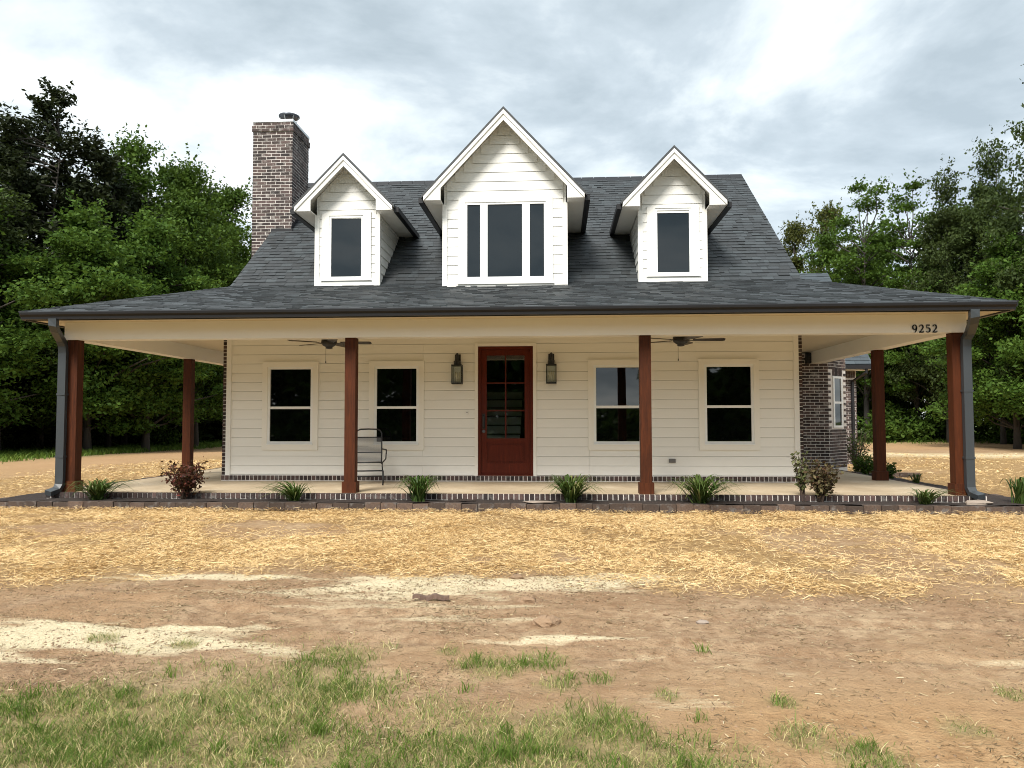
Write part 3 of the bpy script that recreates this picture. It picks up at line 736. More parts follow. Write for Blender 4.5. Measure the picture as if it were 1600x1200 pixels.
for k in range(6):
    a = k*math.pi/3+.3; mb.tube([(cxm+.145*math.cos(a),cym+.145*math.sin(a),CZ1+.2),(cxm+.21*math.cos(a),cym+.21*math.sin(a),CZ1+.34)], .009, 5)
mb.build('flue_strut', M['flash'], chim)
# roof cricket flashing at its foot
mb = MB(); zf = ZBK+(CY0-YB)*SLOPE; mb.box(CX0+.45, CX1+.04, CY0-.06, CY0+.0, zf-.05, zf+.03)
mb.prism([(CX1+.002,CY0-.05,zf-.02),(CX1+.002,CY0-.05,zf+.07),(CX1+.002,CY1+.05,zf+.08+SLOPE*1.15),(CX1+.002,CY1+.05,zf-.0+SLOPE*1.15)], (.012,0,0))
mb.build('chimney_flashing', M['gutter'], chim)

# brick bay at the end of the side porch, garage wing behind it
BY = 6.40; BX1 = 7.25; ex, ey = 7.87, 7.02
mb = MB(); mb.prism([(5.34,BY+.004,-.3),(BX1,BY+.004,-.3),(ex,ey+.004,-.3),(ex,9.0,-.3),(5.34,9.0,-.3)], (0,0,3.0))
bay = mb.build('brick_bay', M['mortar'], house)
z = .005; r = 0; far = MB()
while z < 2.72-BH:
    x = 6.40 - (.106 if r % 2 else 0)
    while x < BX1-.02:
        a, b = x, min(x+BL, BX1); e = rnd.uniform(-.003,.003)
        if b-a > .03:
            if b > 6.6 and z < 2.5: brick_obj(b-a, .095, BH, bay, (a, BY+e, z))
            else: far.box(a, b, BY+e, BY+.09, z, z+BH)
        x += BL+.0125
    # angled face
    L = math.hypot(ex-BX1, ey-BY); dxu = Vector(((ex-BX1)/L, (ey-BY)/L, 0)); nn = Vector((dxu.y, -dxu.x, 0))
    s = .012 - (.106 if r % 2 else 0)
    while s < L-.02:
        a, b = max(s, .012), min(s+BL, L)
        inwin = (b > .20 and a < .66 and .93 < z+BH/2 < 2.36)
        if b-a > .03 and not inwin:
            p = Vector((BX1,BY,z))+dxu*a; q = Vector((BX1,BY,z))+dxu*b; off = nn*(.004+rnd.uniform(-.003,.003))
            far.prism([p+off, q+off, q-nn*.05, p-nn*.05], (0,0,BH))
        s += BL+.0125
    z += PIT; r += 1
s = .20
while s < .66:      # soldier course over the bay window
    p = Vector((BX1,BY,2.18))+dxu*s; q = p+dxu*.06; far.prism([p+nn*.008, q+nn*.008, q-nn*.05, p-nn*.05], (0,0,.19)); s += .072
far.build('far_brick', M['brick'], bay, kind='stuff')
def bayquad(b, s0, s1, z0, z1, o0, o1):
    p = Vector((BX1,BY,z0))+dxu*s0; q = Vector((BX1,BY,z0))+dxu*s1; b.prism([p+nn*o1, q+nn*o1, q+nn*o0, p+nn*o0], (0,0,z1-z0))
f = MB()
bayquad(f,.20,.26,.95,2.17,-.04,.022); bayquad(f,.60,.66,.95,2.17,-.04,.022); bayquad(f,.26,.60,2.12,2.17,-.04,.022); bayquad(f,.26,.60,.95,1.00,-.04,.022); bayquad(f,.26,.60,1.52,1.57,-.04,.020)
bw = f.build('bay_window', M['vinyl'], bay)
for z0, z1 in ((1.00,1.52),(1.57,2.12)): q = MB(); bayquad(q,.26,.60,z0,z1,-.004,.003); q.build('window_pane', M['pane'], bw)
GYF = 12.0; GXR = 10.0
mb = MB(); mb.box(5.4, GXR, GYF+.01, 18.5, -.4, 2.75); mb.prism([(GXR-.1,GYF+.05,2.75),(GXR-.1,18.4,2.75),(GXR-.1,15.2,6.1)], (.09,0,0))
wing = mb.build('garage_wing', M['mortar'], house)
far = MB(); z = -.38; r = 0
while z < 2.36:
    x = 8.9 - (.106 if r % 2 else 0)
    while x < GXR-.01: far.box(x, min(x+BL, GXR), GYF+rnd.uniform(-.003,.003), GYF+.09, z, z+BH); x += BL+.0125
    z += PIT; r += 1
x = 8.9
while x < GXR-.03: far.box(x, x+.06, GYF-.004, GYF+.09, 2.42, 2.62); x += .072
far.build('far_brick', M['brick'], wing, kind='stuff')
mb = MB(); mb.prism([(5.0,GYF-.45,2.80),(GXR+.30,GYF-.45,2.80),(GXR+.30,15.2,6.25),(5.0,15.2,6.25)], (0,.02,-.10)); mb.prism([(GXR+.30,18.9,2.80),(5.0,18.9,2.80),(5.0,15.2,6.25),(GXR+.30,15.2,6.25)], (0,-.02,-.10))
wr = mb.build('wing_roof', M['pale_shingle'], wing)
ws = MB(); wl_ = math.hypot(15.2-GYF+.45, 6.25-2.80)
lay_shingles((8.2,GYF-.46,2.803), (1,0,0), (0,15.2-GYF+.45,3.45), [(0,0),(GXR+.32-8.2,0),(GXR+.32-8.2,wl_),(0,wl_)], exp=.16, wid=.4, stock=ws)
ws.build('shingle_courses', M['pale_shingle'], wr, kind='stuff')
mb = MB(); mb.box(5.0, GXR+.28, GYF-.42, GYF+.0, 2.63, 2.66); mb.build('wing_soffit', M['trim'], wing)
mb = MB(); mb.box(5.0, GXR+.30, GYF-.54, GYF-.44, 2.66, 2.78); mb.build('wing_gutter', M['gutter'], wing)
mb = MB(); mb.tube([(10.12,GYF-.49,2.68),(10.12,GYF-.49,2.55),(9.86,GYF-.06,2.30),(9.86,GYF-.06,-.2)], .05, 4); mb.build('downspout', M['gutter'], wing)

# house number, fixtures
def ribbon(b, pts, ws, y0, y1):
    n = len(pts)
    for i in range(n-1):
        (x0,z0),(x1,z1) = pts[i], pts[i+1]
        def perp(k):
            a = pts[max(0,k-1)]; c = pts[min(n-1,k+1)]; dx_, dz_ = c[0]-a[0], c[1]-a[1]; l_ = math.hypot(dx_,dz_) or 1
            return -dz_/l_*ws[k]/2, dx_/l_*ws[k]/2
        ax, az = perp(i); bx, bz = perp(i+1)
        b.prism([(x0+ax,y0,z0+az),(x0-ax,y0,z0-az),(x1-bx,y0,z1-bz),(x1+bx,y0,z1+bz)], (0,y1-y0,0))
def arc(cx, cz, rx, rz, a0, a1, n=12): return [(cx+rx*math.cos(math.radians(a0+(a1-a0)*i/n)), cz+rz*math.sin(math.radians(a0+(a1-a0)*i/n))) for i in range(n+1)]
num = thing('house_number', 'black serif house number 9252 on the pale porch beam', 'house number', (6.265,-.125,2.447))
def digit(ch, x):
    b = MB(); S = .125
    strokes = []
    if ch == '9':
        l = arc(.30,.68,.22,.28,0,360,20); strokes.append((l, [.10+.06*abs(math.cos(math.radians(18*i))) for i in range(21)]))
        strokes.append((arc(.22,.62,.30,.60,5,-75,10), [.17-.010*i for i in range(11)]))
    if ch == '2':
        l = arc(.29,.70,.21,.26,165,-35,12) + [(.34,.38),(.10,.08)]; strokes.append((l, [.13]+[.10]*5+[.16]*5+[.16,.15,.12,.10][:len(l)-11]))
        strokes.append(([(.05,.075),(.40,.075),(.56,.10)], [.14,.16,.12])); strokes.append(([(.55,.06),(.58,.24)], [.07,.05]))
    if ch == '5':
        strokes.append(([(.14,.93),(.52,.93)], [.13,.14])); strokes.append(([(.15,.95),(.13,.54)], [.07,.07]))
        l = arc(.28,.34,.24,.27,125,-140,14); strokes.append((l, [.07]+[.11]*3+[.17]*6+[.12]*5))
    for pts, w in strokes:
        w = (list(w)+[w[-1]]*len(pts))[:len(pts)]
        ribbon(b, [(px*S*1.0, pz*S) for px, pz in pts], [q*S for q in w], -.010, .0)
    b.build('digit', M['black'], num, loc=(x,0,0))
for i, ch in enumerate('9252'): digit(ch, i*.098)

def lantern(x, label):
    t = thing('wall_lantern', label, 'wall lantern', (x, P, 1.81), 'wall lanterns beside the front door')
    b = MB(); b.box(-.055,.055,-.02,0,.34,.56); b.tube([(0,-.02,.50),(0,-.08,.53),(0,-.105,.50),(0,-.105,.47)], .012, 6); b.build('wall_bracket', M['black'], t)
    b = MB(); b.box(-.095,.095,-.20,-.01,0,.025); b.box(-.098,.098,-.203,-.007,.335,.36)
    for sx in (-1,1):
        for sy in (-.196,-.014): b.box(sx*.088-.007, sx*.088+.007, sy-.006, sy+.006, .025, .335)
    b.lathe([(.06,.36),(.065,.43),(.03,.44),(.025,.56),(.012,.58)], 0, -.105, 10); b.build('lantern_frame', M['black'], t)
    b = MB(); b.box(-.083,.083,-.19,-.187,.026,.334); b.box(-.083,-.080,-.187,-.02,.026,.334); b.box(.080,.083,-.187,-.02,.026,.334); b.build('lantern_glass', M['clear'], t)
    for dx_, dy_ in ((-.035,-.09),(.035,-.09),(0,-.13)):
        MB().lathe([(.012,.027),(.012,.15),(.016,.155),(.014,.20),(.003,.235)], dx_, dy_, 8).build('candle', M['candle'], t, True)
lantern(-.965, 'black wall lantern between the front door and the second window')
lantern(.785, 'black wall lantern on the house-number side of the front door')

def fan(loc, label, rot):
    t = thing('ceiling_fan', label, 'ceiling fan', loc, 'ceiling fans under the porch roof')
    b = MB(); b.lathe([(.075,.30),(.075,.25),(.02,.24),(.02,.12),(.13,.10),(.14,.03),(.10,-.01),(.06,-.03),(.06,-.055),(.02,-.065)], 0, 0, 16); b.build('motor', M['black'], t, True)
    for k in range(5):
        a = rot + k*2*math.pi/5; b = MB()
        b.prism([(.12,-.02,.035),(.22,-.03,.035),(.22,.03,.03),(.12,.02,.03)], (0,0,.006))
        b.prism([(.20,-.055,.050),(.70,-.070,.052),(.73,-.04,.048),(.73,.04,.030),(.70,.070,.024),(.20,.055,.028)], (0,0,.008))
        o = b.build('fan_blade', M['blade'], t); o.rotation_euler = (0,0,a)
    b = MB(); b.tube([(-.05,-.02,-.05),(-.05,-.02,-.27)], .003, 5); b.lathe([(.006,-.31),(.010,-.30),(.006,-.27)], -.05, -.02, 6); b.build('pull_chain', M['black'], t)
fan((-3.05,1.0,2.44), 'dark ceiling fan above the metal patio chair', .08)
fan((2.98,1.0,2.44), 'dark ceiling fan at the house-number end of the porch', -.05)

o = MB().box(-.06,.06,-.03,0,-.035,.035).box(-.045,.045,-.04,-.03,-.024,.024).build('outlet_cover', M['outlet'], None, loc=(2.99,P+.002,.39)); tag(o, 'grey weatherproof outlet cover low between the bare post and last window', 'outlet')
o = MB().box(-.06,.06,-.03,0,-.035,.035).box(-.045,.045,-.04,-.03,-.024,.024).build('outlet_cover', M['outlet'], None, loc=(-2.93,P+.002,.385)); tag(o, 'grey outlet cover half hidden by the post with the chair', 'outlet')
o = MB().box(-.02,.02,-.02,0,-.035,.035).build('doorbell', M['white_plastic'], None, loc=(-.79,P+.002,1.28)); MB().lathe([(.010,0),(.010,.006),(.002,.007)],0,0,10).build('button', M['black'], o, loc=(0,-.02,.005)).rotation_euler = (math.radians(90),0,0)
tag(o, 'small white doorbell button on the siding beside the front door', 'doorbell')
b = MB(); b.box(-.08,.08,-.11,0,-.12,.12)
o = b.build('wall_vent', M['black'], None, loc=(6.80,BY-.006,2.58)); tag(o, 'small black louvred box high on the brick wall at porch end', 'vent')
for k in range(5): MB().box(-.07,.07,-.122,-.112,-.10+.045*k,-.075+.045*k).build('louvre', M['gutter'], o)

# metal patio chair
ch = thing('patio_chair', 'black metal patio rocker with grey sling behind the porch post', 'chair', (-2.475,1.55,0)); ch.rotation_euler = (0,0,math.radians(14))
def mir(pts, s): return [(s*x, y, z) for x, y, z in pts]
b = MB()
for s in (-1,1):
    b.tube(mir([(.225,-.20,.40),(.225,.10,.36),(.23,.19,.55),(.23,.29,.90),(.205,.305,.955),(.15,.31,.975)], s), .0135, 7)
b.tube([(-.15,.31,.975),(0,.312,.98),(.15,.31,.975)], .0135, 7)
b.tube([(-.225,-.20,.40),(.225,-.20,.40)], .0135, 7); b.tube([(-.23,.26,.83),(.23,.26,.83)], .011, 6); b.tube([(-.23,.19,.56),(.23,.19,.56)], .009, 6); b.tube([(-.225,.11,.38),(.225,.11,.38)], .011, 6)
b.build('seat_frame', M['iron'], ch, True)
b = MB()
for k in range(15):
    y0 = -.19+.02*k; z0 = .406-.036*k/15; b.prism([(-.215,y0,z0),(.215,y0,z0),(.215,y0+.009,z0-.001),(-.215,y0+.009,z0-.001)], (0,0,.004))
b.build('seat', M['mesh_sling'], ch)
b = MB()
for k in range(22):
    q = k/22; y0 = .115+.143*q; z0 = .39+.435*q; b.prism([(-.215,y0,z0),(.215,y0,z0),(.215,y0+.003,z0+.009),(-.215,y0+.003,z0+.009)], (0,-.004,0))
b.build('backrest', M['mesh_sling'], ch)
for s in (-1,1):
    b = MB(); b.tube(mir([(.235,.21,.62),(.28,.05,.615),(.30,-.16,.62),(.305,-.225,.60),(.305,-.235,.56),(.30,-.215,.54)], s), .012, 6); b.tube(mir([(.302,-.21,.57),(.295,-.20,.46),(.245,-.18,.40)], s), .011, 6); b.build('armrest', M['iron'], ch, True)
    b = MB(); b.tube(mir([(.245,-.27,.0),(.25,-.26,.16),(.25,-.18,.235),(.245,-.05,.24),(.25,.10,.20),(.255,.17,.11),(.26,.20,.0)], s), .0135, 7); b.tube(mir([(.235,-.16,.40),(.235,-.08,.32),(.245,-.05,.24)], s), .012, 6); b.tube(mir([(.25,-.20,.12),(.25,-.10,.16),(.25,.02,.12)], s), .009, 6); b.build('leg', M['iron'], ch, True)
b = MB(); b.tube([(-.25,-.05,.24),(.25,-.05,.24)], .012, 6); b.tube([(-.255,.15,.13),(.255,.15,.13)], .011, 6); b.build('stretcher', M['iron'], ch, True)

# ------------------------------------------------------------------ planting bed and edging
mb = MB()
for (x0,x1,y0,y1) in ((-7.9,8.0,-.70,-.20),(-7.9,-7.27,-.20,6.0),(7.27,8.0,-.20,6.6)):
    nx_ = max(2, int((x1-x0)/.12)); ny_ = max(2, int((y1-y0)/.1)); i0 = len(mb.v)
    for j in range(ny_+1):
        for i in range(nx_+1):
            x = x0+(x1-x0)*i/nx_; y = y0+(y1-y0)*j/ny_; mb.v.append((x, y, -.105+.04*float(fbm(x,y,4,3))))
    for j in range(ny_):
        for i in range(nx_): a = i0+j*(nx_+1)+i; mb.f.append((a,a+1,a+nx_+2,a+nx_+1))
mb.build('garden_bed', M['mulch'], None, kind='structure')
edging = thing('garden_edging', 'low brown block edging curving along the mulch bed below the porch', 'edging')
bm_ = [MB().box(0,.232,0,.11,0,.115).mesh('edging_block', M['block'])]
def block(x, y, z, rz): 
    o = put('edging_block', bm_[0], edging, (x,y,z)); o.rotation_euler = (rnd.uniform(-.03,.03), rnd.uniform(-.02,.02), rz)
x = -7.95
while x < 7.95: block(x, -.78+rnd.uniform(-.012,.012), -.205+rnd.uniform(-.010,.012), rnd.uniform(-.02,.02)); x += .24
y = -.66
while y < 6.4: block(8.03+rnd.uniform(-.01,.01), y, -.205+rnd.uniform(-.01,.01), math.pi/2+rnd.uniform(-.02,.02)); block(-7.86+rnd.uniform(-.01,.01), y, -.205+rnd.uniform(-.01,.01), math.pi/2); y += .24
for k in range(5): block(8.12+.24*k, 6.45, -.215, 0)

def rock(name, loc, sx, sy, sz, mat, label, cat, seed, group=None):
    r = random.Random(seed); b = MB(); rings = 5; seg = 10
    for i in range(rings+1):
        ph = math.pi*i/rings
        for k in range(seg):
            th = 2*math.pi*k/seg; q = 1+r.uniform(-.22,.22)
            b.v.append((sx*math.sin(ph)*math.cos(th)*q, sy*math.sin(ph)*math.sin(th)*q, sz*math.cos(ph)*(1+r.uniform(-.15,.15))))
    for i in range(rings):
        for k in range(seg): k2=(k+1)%seg; b.f.append((i*seg+k,(i+1)*seg+k,(i+1)*seg+k2,i*seg+k2))
    o = b.build(name, M[mat], None, False, loc); return tag(o, label, cat, group)
rock('bark_lump', (-.55,-.52,-.075), .22,.09,.035, 'mulch', 'dark lump of rotted bark lying in the bed before the door', 'bark', 2)
rock('flat_stone', (.62,-.62,-.075), .24,.07,.022, 'stone', 'pale flat stone lying in the bed below the front door', 'stone', 3)
rock('flat_stone', (6.95,-.50,-.075), .20,.10,.05, 'stone', 'grey brown stone in the bed under the number-side downspout', 'stone', 5)
gzf = lambda x, y: float(ground_z(x, y))
rock('earth_clod', (.83,-6.39,gzf(.83,-6.39)+.02), .10,.08,.05, 'clod', 'big reddish earth clod alone on the bare dirt', 'clod', 8)
rock('earth_clod', (.66,-5.78,gzf(.66,-5.78)+.01), .075,.05,.035, 'clod', 'smaller brown clod on the pale sand patch near the bark strip', 'clod', 9)
rock('earth_clod', (.53,-4.98,gzf(.53,-4.98)+.01), .07,.05,.035, 'clod', 'dark clod at the edge where the straw meets pale sand', 'clod', 10)
for i, (x, y, s_, lb) in enumerate(((1.72,-6.15,.028,'small dark stone on bare dirt nearest the big clod'),(1.95,-6.35,.045,'flat pale stone on bare dirt straight before the bare-post window'),(1.4,-5.95,.022,'tiny dark pebble between the big clod and the straw'),(3.05,-9.0,.04,'dark round stone at the bottom corner among orange soil'))):
    rock('stone', (x,y,gzf(x,y)+.005), s_,s_*.7,s_*.5, 'stone' if i == 1 else 'clod', lb, 'stone', 20+i)
b = MB(); i0 = 0; seg = 14; Lw = .30
for i in range(seg+1):
    t_ = i/seg; x = (t_-.5)*Lw; w = .035*(math.sin(math.pi*min(max(t_,.06),.94))**.4)*(1+.3*math.sin(i*2.3)); cz_ = .012+.010*math.sin(i*.9)
    for yy, zz in ((-w,cz_-.012),(-w*.6,cz_+.016),(w*.6,cz_+.020),(w,cz_-.008)): b.v.append((x, yy+.008*math.sin(i*1.7), zz))
for i in range(seg):
    for k in range(3): a = i*4+k; b.f.append((a,a+4,a+5,a+1))
    b.f.append((i*4+3,i*4+7,i*4+4,i*4))
b.f += [(3,2,1,0),(seg*4,seg*4+1,seg*4+2,seg*4+3)]
o = b.build('bark_strip', M['deadwood'], None, loc=(-.13,-5.75,gzf(-.13,-5.75)+.012)); o.rotation_euler = (0,0,.05); tag(o, 'broken strip of brown bark lying on the sandy dirt', 'bark')

# ------------------------------------------------------------------ plants
def lily_mesh(seed, n=85, h=.36, spread=.34, lean=(0,0)):
    r = np.random.default_rng(seed); k = 7; t = np.linspace(0, 1, k)
    a = r.uniform(0, 2*np.pi, n); sp = spread*r.uniform(.15, 1.0, n)**.6; hh = h*r.uniform(.6, 1.1, n); w = r.uniform(.007, .014, n)
    L = np.zeros((n,k,3)); R = np.zeros((n,k,3)); b0 = r.normal(0, .035, (n,2))
    for i in range(n):
        d = np.array([math.cos(a[i]), math.sin(a[i])]); q = np.array([-d[1], d[0]])
        rad = sp[i]*t**1.15; z = hh[i]*np.sin(t*math.pi/2*r.uniform(1.0,1.75))
        xy = b0[i] + rad[:, None]*d + np.outer(t**1.5, lean)
        ww = w[i]*np.minimum(1, (1-t)*2.2+.05)
        L[i,:,:2] = xy - ww[:,None]*q; R[i,:,:2] = xy + ww[:,None]*q; L[i,:,2] = z; R[i,:,2] = z
    return strip_mesh('foliage', L, R, M['leaf_lily'])
LIL = [('leafy daylily clump in the bed beside the corner downspout', -6.28,-.42,(.10,0),1.05),
       ('daylily clump leaning over the edging between the red shrub and the chair post', -3.12,-.46,(-.22,-.10),1.0),
       ('upright daylily clump in the bed between the chair post and the front door', -1.20,-.45,(0,0),1.0),
       ('full daylily clump just past the front door', 1.10,-.45,(0,0),1.08),
       ('wide spreading daylily clump between the bare post and the brown green shrub', 3.02,-.48,(.05,-.08),1.12),
       ('low daylily clump below the painted house number', 6.22,-.48,(.16,-.08),.95),
       ('tall thin daylily at the far end of the bed past the downspout', 7.62,-.35,(.05,0),1.0),
       ('small daylily in the side bed just behind the corner post', 7.62,1.1,(0,0),.72),
       ('small daylily in the side bed near the rear porch post', 7.62,2.9,(0,0),.72)]
for i, (lb, x, y, ln, s_) in enumerate(LIL):
    t = thing('daylily', lb, 'daylily', (x,y,-.09), 'daylilies in the porch bed'); t.scale = (s_,)*3
    o = put('foliage', lily_mesh(100+i, (120,95,140,170,150,70,60,40,40)[i], (.28,.27,.36,.34,.33,.22,.38,.3,.3)[i], (.60,.62,.48,.58,.66,.55,.32,.34,.34)[i], ln), t)
def leaf_quads(C, size, r, elong=1.9, up=.25):
    """diamond leaves at centres C (n,3); returns (n*4,3)"""
    n = len(C); d = r.normal(size=(n,3)); d[:,2] *= .7; d /= np.linalg.norm(d,axis=1)[:,None]
    nrm = r.normal(size=(n,3)); nrm[:,2] = np.abs(nrm[:,2])+up; s = np.cross(d, nrm); s /= np.linalg.norm(s,axis=1)[:,None]+1e-9
    sz = size*r.uniform(.6,1.35,n)[:,None]; a = d*sz*elong/2; b_ = s*sz/2
    return np.stack([C-a, C+b_-a*.1, C+a, C-b_-a*.1], 1).reshape(-1,3)
def shrub(name, loc, label, cat, mat, R, H, nst, nl, size, seed, off=(0,0)):
    r = np.random.default_rng(seed); t = thing(name, label, cat, loc); st = MB(); C = []
    for k in range(nst):
        a = r.uniform(0, 2*np.pi); rr = R*r.uniform(.2,1)**.7; hh = H*r.uniform(.55,1.0); tip = np.array([math.cos(a)*rr+off[0], math.sin(a)*rr+off[1], hh])
        mid = tip*np.array([.45,.45,.55])+r.normal(0,.02,3); st.tube([(r.normal(0,.02),r.normal(0,.02),-.02), tuple(mid), tuple(tip)], [.009,.006,.003], 4)
        for _ in range(nl):
            q = r.uniform(.35,1.05); p = (mid+(tip-mid)*(q-.5)*2) if q > .5 else mid*q*2
            C.append(p + r.normal(0, R*.16, 3))
    C = np.array(C); C[:,2] = np.maximum(C[:,2], .03)
    st.build('stem', M['stem'], t); put('foliage', np_mesh('foliage', leaf_quads(C, size, r), 4, M[mat]), t); return t
shrub('nandina_shrub', (-4.93,-.30,-.09), 'red leaved nandina shrub before the corner of the white wall', 'shrub', 'leaf_red', .33, .56, 40, 30, .032, 31)
shrub('abelia_shrub', (4.80,-.32,-.09), 'bushy brown green shrub at the corner by the brick wall', 'shrub', 'leaf_mixed', .25, .60, 34, 26, .036, 32, (.06,0))
shrub('tall_sprig', (4.56,-.20,-.09), 'thin pale sprig standing taller beside the bushy brown green shrub', 'shrub', 'leaf_pale', .14, .74, 12, 26, .036, 33, (-.02,0))
shrub('bare_shrub', (8.3,7.6,-.15), 'dark thin twiggy shrub in front of the garage wing', 'shrub', 'leaf_dark', .40, 1.05, 30, 18, .035, 34)
shrub('low_shrub', (7.75,5.6,-.12), 'low green shrub in the side bed at the brick corner', 'shrub', 'leaf_oak', .36, .42, 26, 40, .035, 35)
shrub('low_shrub', (7.68,4.4,-.12), 'small green shrub in the side bed hidden by the rear post', 'shrub', 'leaf_oak', .26, .32, 18, 34, .035, 36)

# ------------------------------------------------------------------ straw, grass, litter
def ribbons(x, y, z, ang, tilt, ln, w, curl, r, k=3):
    n = len(x); t = np.linspace(-.5, .5, k)[None, :]
    dx_ = np.cos(ang)*np.cos(tilt); dy_ = np.sin(ang)*np.cos(tilt); dz_ = np.sin(tilt)
    c = np.stack([x[:,None]+dx_[:,None]*t*ln[:,None], y[:,None]+dy_[:,None]*t*ln[:,None], z[:,None]+dz_[:,None]*t*ln[:,None] + curl[:,None]*(0.25-t**2)*4], -1)
    px_ = -np.sin(ang)[:,None]*w[:,None]*.5; py_ = np.cos(ang)[:,None]*w[:,None]*.5; tw = r.uniform(-.6,.6,n)[:,None]*w[:,None]
    off = np.stack([px_+0*t, py_+0*t, tw+0*t], -1)
    return c-off, c+off
def scatter(n, x0, x1, y0, y1, dens, r):
    x = r.uniform(x0, x1, n); y = r.uniform(y0, y1, n); k = r.random(n) < dens(x, y); return x[k], y[k]
def not_house(x, y): return ~((np.abs(x-.07) < 8.15) & (y > -.80) & (y < 19))
r = np.random.default_rng(5)
xs, ys = [], []
for (n, a, b, c, d) in ((560000,-9,9.5,-6.4,-.80), (36000,-14,-7.9,-.8,14), (36000,8.1,22,-.8,20)):
    x, y = scatter(n, a, b, c, d, lambda x, y: z_straw(x, y)*(.12+.88*sstep(.34,.58,fbm(x,y,1.5,61,4)))*not_house(x, y), r); xs.append(x); ys.append(y)
x = r.uniform(-8, 8.3, 6000); y = -.80-.22*r.random(6000)**1.5; k = fbm(x, y*0, 1.3, 63) > .50; xs.append(x[k]); ys.append(y[k])
x = np.concatenate(xs); y = np.concatenate(ys); n = len(x)
farf = 1 + 1.5*sstep(0, 10, y)
mat_h = .035*fbm(x, y, 3.1, 71)*fbm(x, y, .9, 75)*2
z = ground_z(x, y) + .004 + mat_h*r.random(n) + .045*r.random(n)*sstep(-1.05,-.82,y)*(y < -.79)
L, R_ = ribbons(x, y, z, r.uniform(0, np.pi, n), r.normal(0, .28, n), .025+.105*r.random(n)**1.9, r.uniform(.0018,.0036,n)*farf, r.normal(0,.008,n), r, 2)
o = put('straw_mulch', strip_mesh('straw_mulch', L, R_, M['straw']), kind='stuff'); tag(o, 'golden straw spread over the new lawn below the porch', 'straw', kind='stuff')
# litter on bare dirt
x, y = scatter(150000, -7, 7.5, -9.9, -4.4, lambda x, y: np.clip(.15+.75*sstep(.45,.7,fbm(x,y,2.2,81)),0,1)*(1-.1*z_sand(x,y))*(1-z_straw(x,y)), r); n = len(x)
L, R_ = ribbons(x, y, ground_z(x, y)+.004, r.uniform(0, np.pi, n), r.normal(0,.15,n), r.uniform(.008,.05,n), r.uniform(.0015,.004,n), r.normal(0,.003,n), r)
o = put('dry_litter', strip_mesh('dry_litter', L, R_, M['litter'])); tag(o, 'dry stalks and chaff scattered over the bare dirt', 'litter', kind='stuff')
# crumbs of earth
x, y = scatter(85000, -6, 7, -9.9, -4.4, lambda x, y: np.clip(.10+sstep(.5,.72,fbm(x,y,1.5,85))+.3*z_sand(x,y),0,1)*(1-.8*z_grass(x,y)), r); n = len(x); sz = .0035+.012*r.random(n)**4; z = ground_z(x, y)
oc = np.array([[1,0,0],[0,1,0],[-1,0,0],[0,-1,0],[0,0,.8]]); tri = [(0,1,4),(1,2,4),(2,3,4),(3,0,4)]
rotc = r.uniform(0,6.3,n); ct, st_ = np.cos(rotc), np.sin(rotc); Vc = []
for q in tri:
    for k in q: p = oc[k]*1.0; Vc.append(np.stack([x+sz*(p[0]*ct-p[1]*st_)*r.uniform(.7,1.2,n), y+sz*(p[0]*st_+p[1]*ct), z+sz*p[2]-.001], -1))
Vc = np.stack(Vc, 1).reshape(-1,3)
o = put('earth_crumbs', np_mesh('earth_crumbs', Vc, 3, M['clod'])); tag(o, 'small crumbs of earth and grit over the bare dirt', 'earth crumbs', kind='stuff')
# near lawn
def blades(x, y, h, w, lean, r, mat, name, base=None):
    n = len(x); k = 3; t = np.linspace(0,1,k)[None,:]; a = r.uniform(0,2*np.pi,n); ln = lean*r.uniform(.3,1.2,n)*h; z = ground_z(x, y) if base is None else base
    cx = x[:,None]+np.cos(a)[:,None]*ln[:,None]*t**1.8; cy = y[:,None]+np.sin(a)[:,None]*ln[:,None]*t**1.8; cz = z[:,None]-.005+h[:,None]*(t-.18*t**3)
    b_ = r.uniform(0,2*np.pi,n); ww = w[:,None]*.5*np.minimum(1,(1-t)*1.8+.08); ox = np.cos(b_)[:,None]*ww; oy = np.sin(b_)[:,None]*ww
    return strip_mesh(name, np.stack([cx-ox,cy-oy,cz],-1), np.stack([cx+ox,cy+oy,cz],-1), mat)
tuft = lambda x, y: (.24+.76*sstep(.38,.58,fbm(x,y,5.5,91,3)))*(.30+.70*sstep(.36,.56,fbm(x,y,1.6,95)))
x, y = scatter(380000, -4.2, 4.6, -10.2, -6.6, lambda x, y: np.clip(z_grass(x,y)*1.05,0,1)*tuft(x,y), r); n = len(x)
h = (.022+.052*r.random(n)**1.6)*(.6+.8*fbm(x,y,2.0,97))
o = put('lawn_grass', blades(x, y, h, r.uniform(.0018,.004,n), 1.1, r, M['grass'], 'lawn_grass')); tag(o, 'patchy green and straw coloured lawn grass near the camera', 'grass', kind='stuff')
x, y = scatter(80000, -3.8, 2.4, -10.0, -7.2, lambda x, y: z_grass(x,y)*sstep(.47,.62,fbm(x,y,2.3,99)), r); n = len(x)
o = put('lawn_grass', blades(x, y, .03+.055*r.random(n), r.uniform(.002,.004,n), .9, r, M['grass_green'], 'fresh_grass')); tag(o, 'fresher green tufts growing through the patchy lawn', 'grass', kind='stuff')
cxs = r.uniform(-3.6, 2.4, 260); cys = r.uniform(-9.9, -6.8, 260); k = r.random(260) < np.clip(z_grass(cxs,cys),0,1)+.05; cxs, cys = cxs[k], cys[k]; m_ = 26
x = np.repeat(cxs, m_)+r.normal(0,.022,len(cxs)*m_); y = np.repeat(cys, m_)+r.normal(0,.022,len(cxs)*m_); hs_ = np.repeat(r.uniform(.05,.12,len(cxs)), m_)*r.uniform(.5,1.1,len(x))
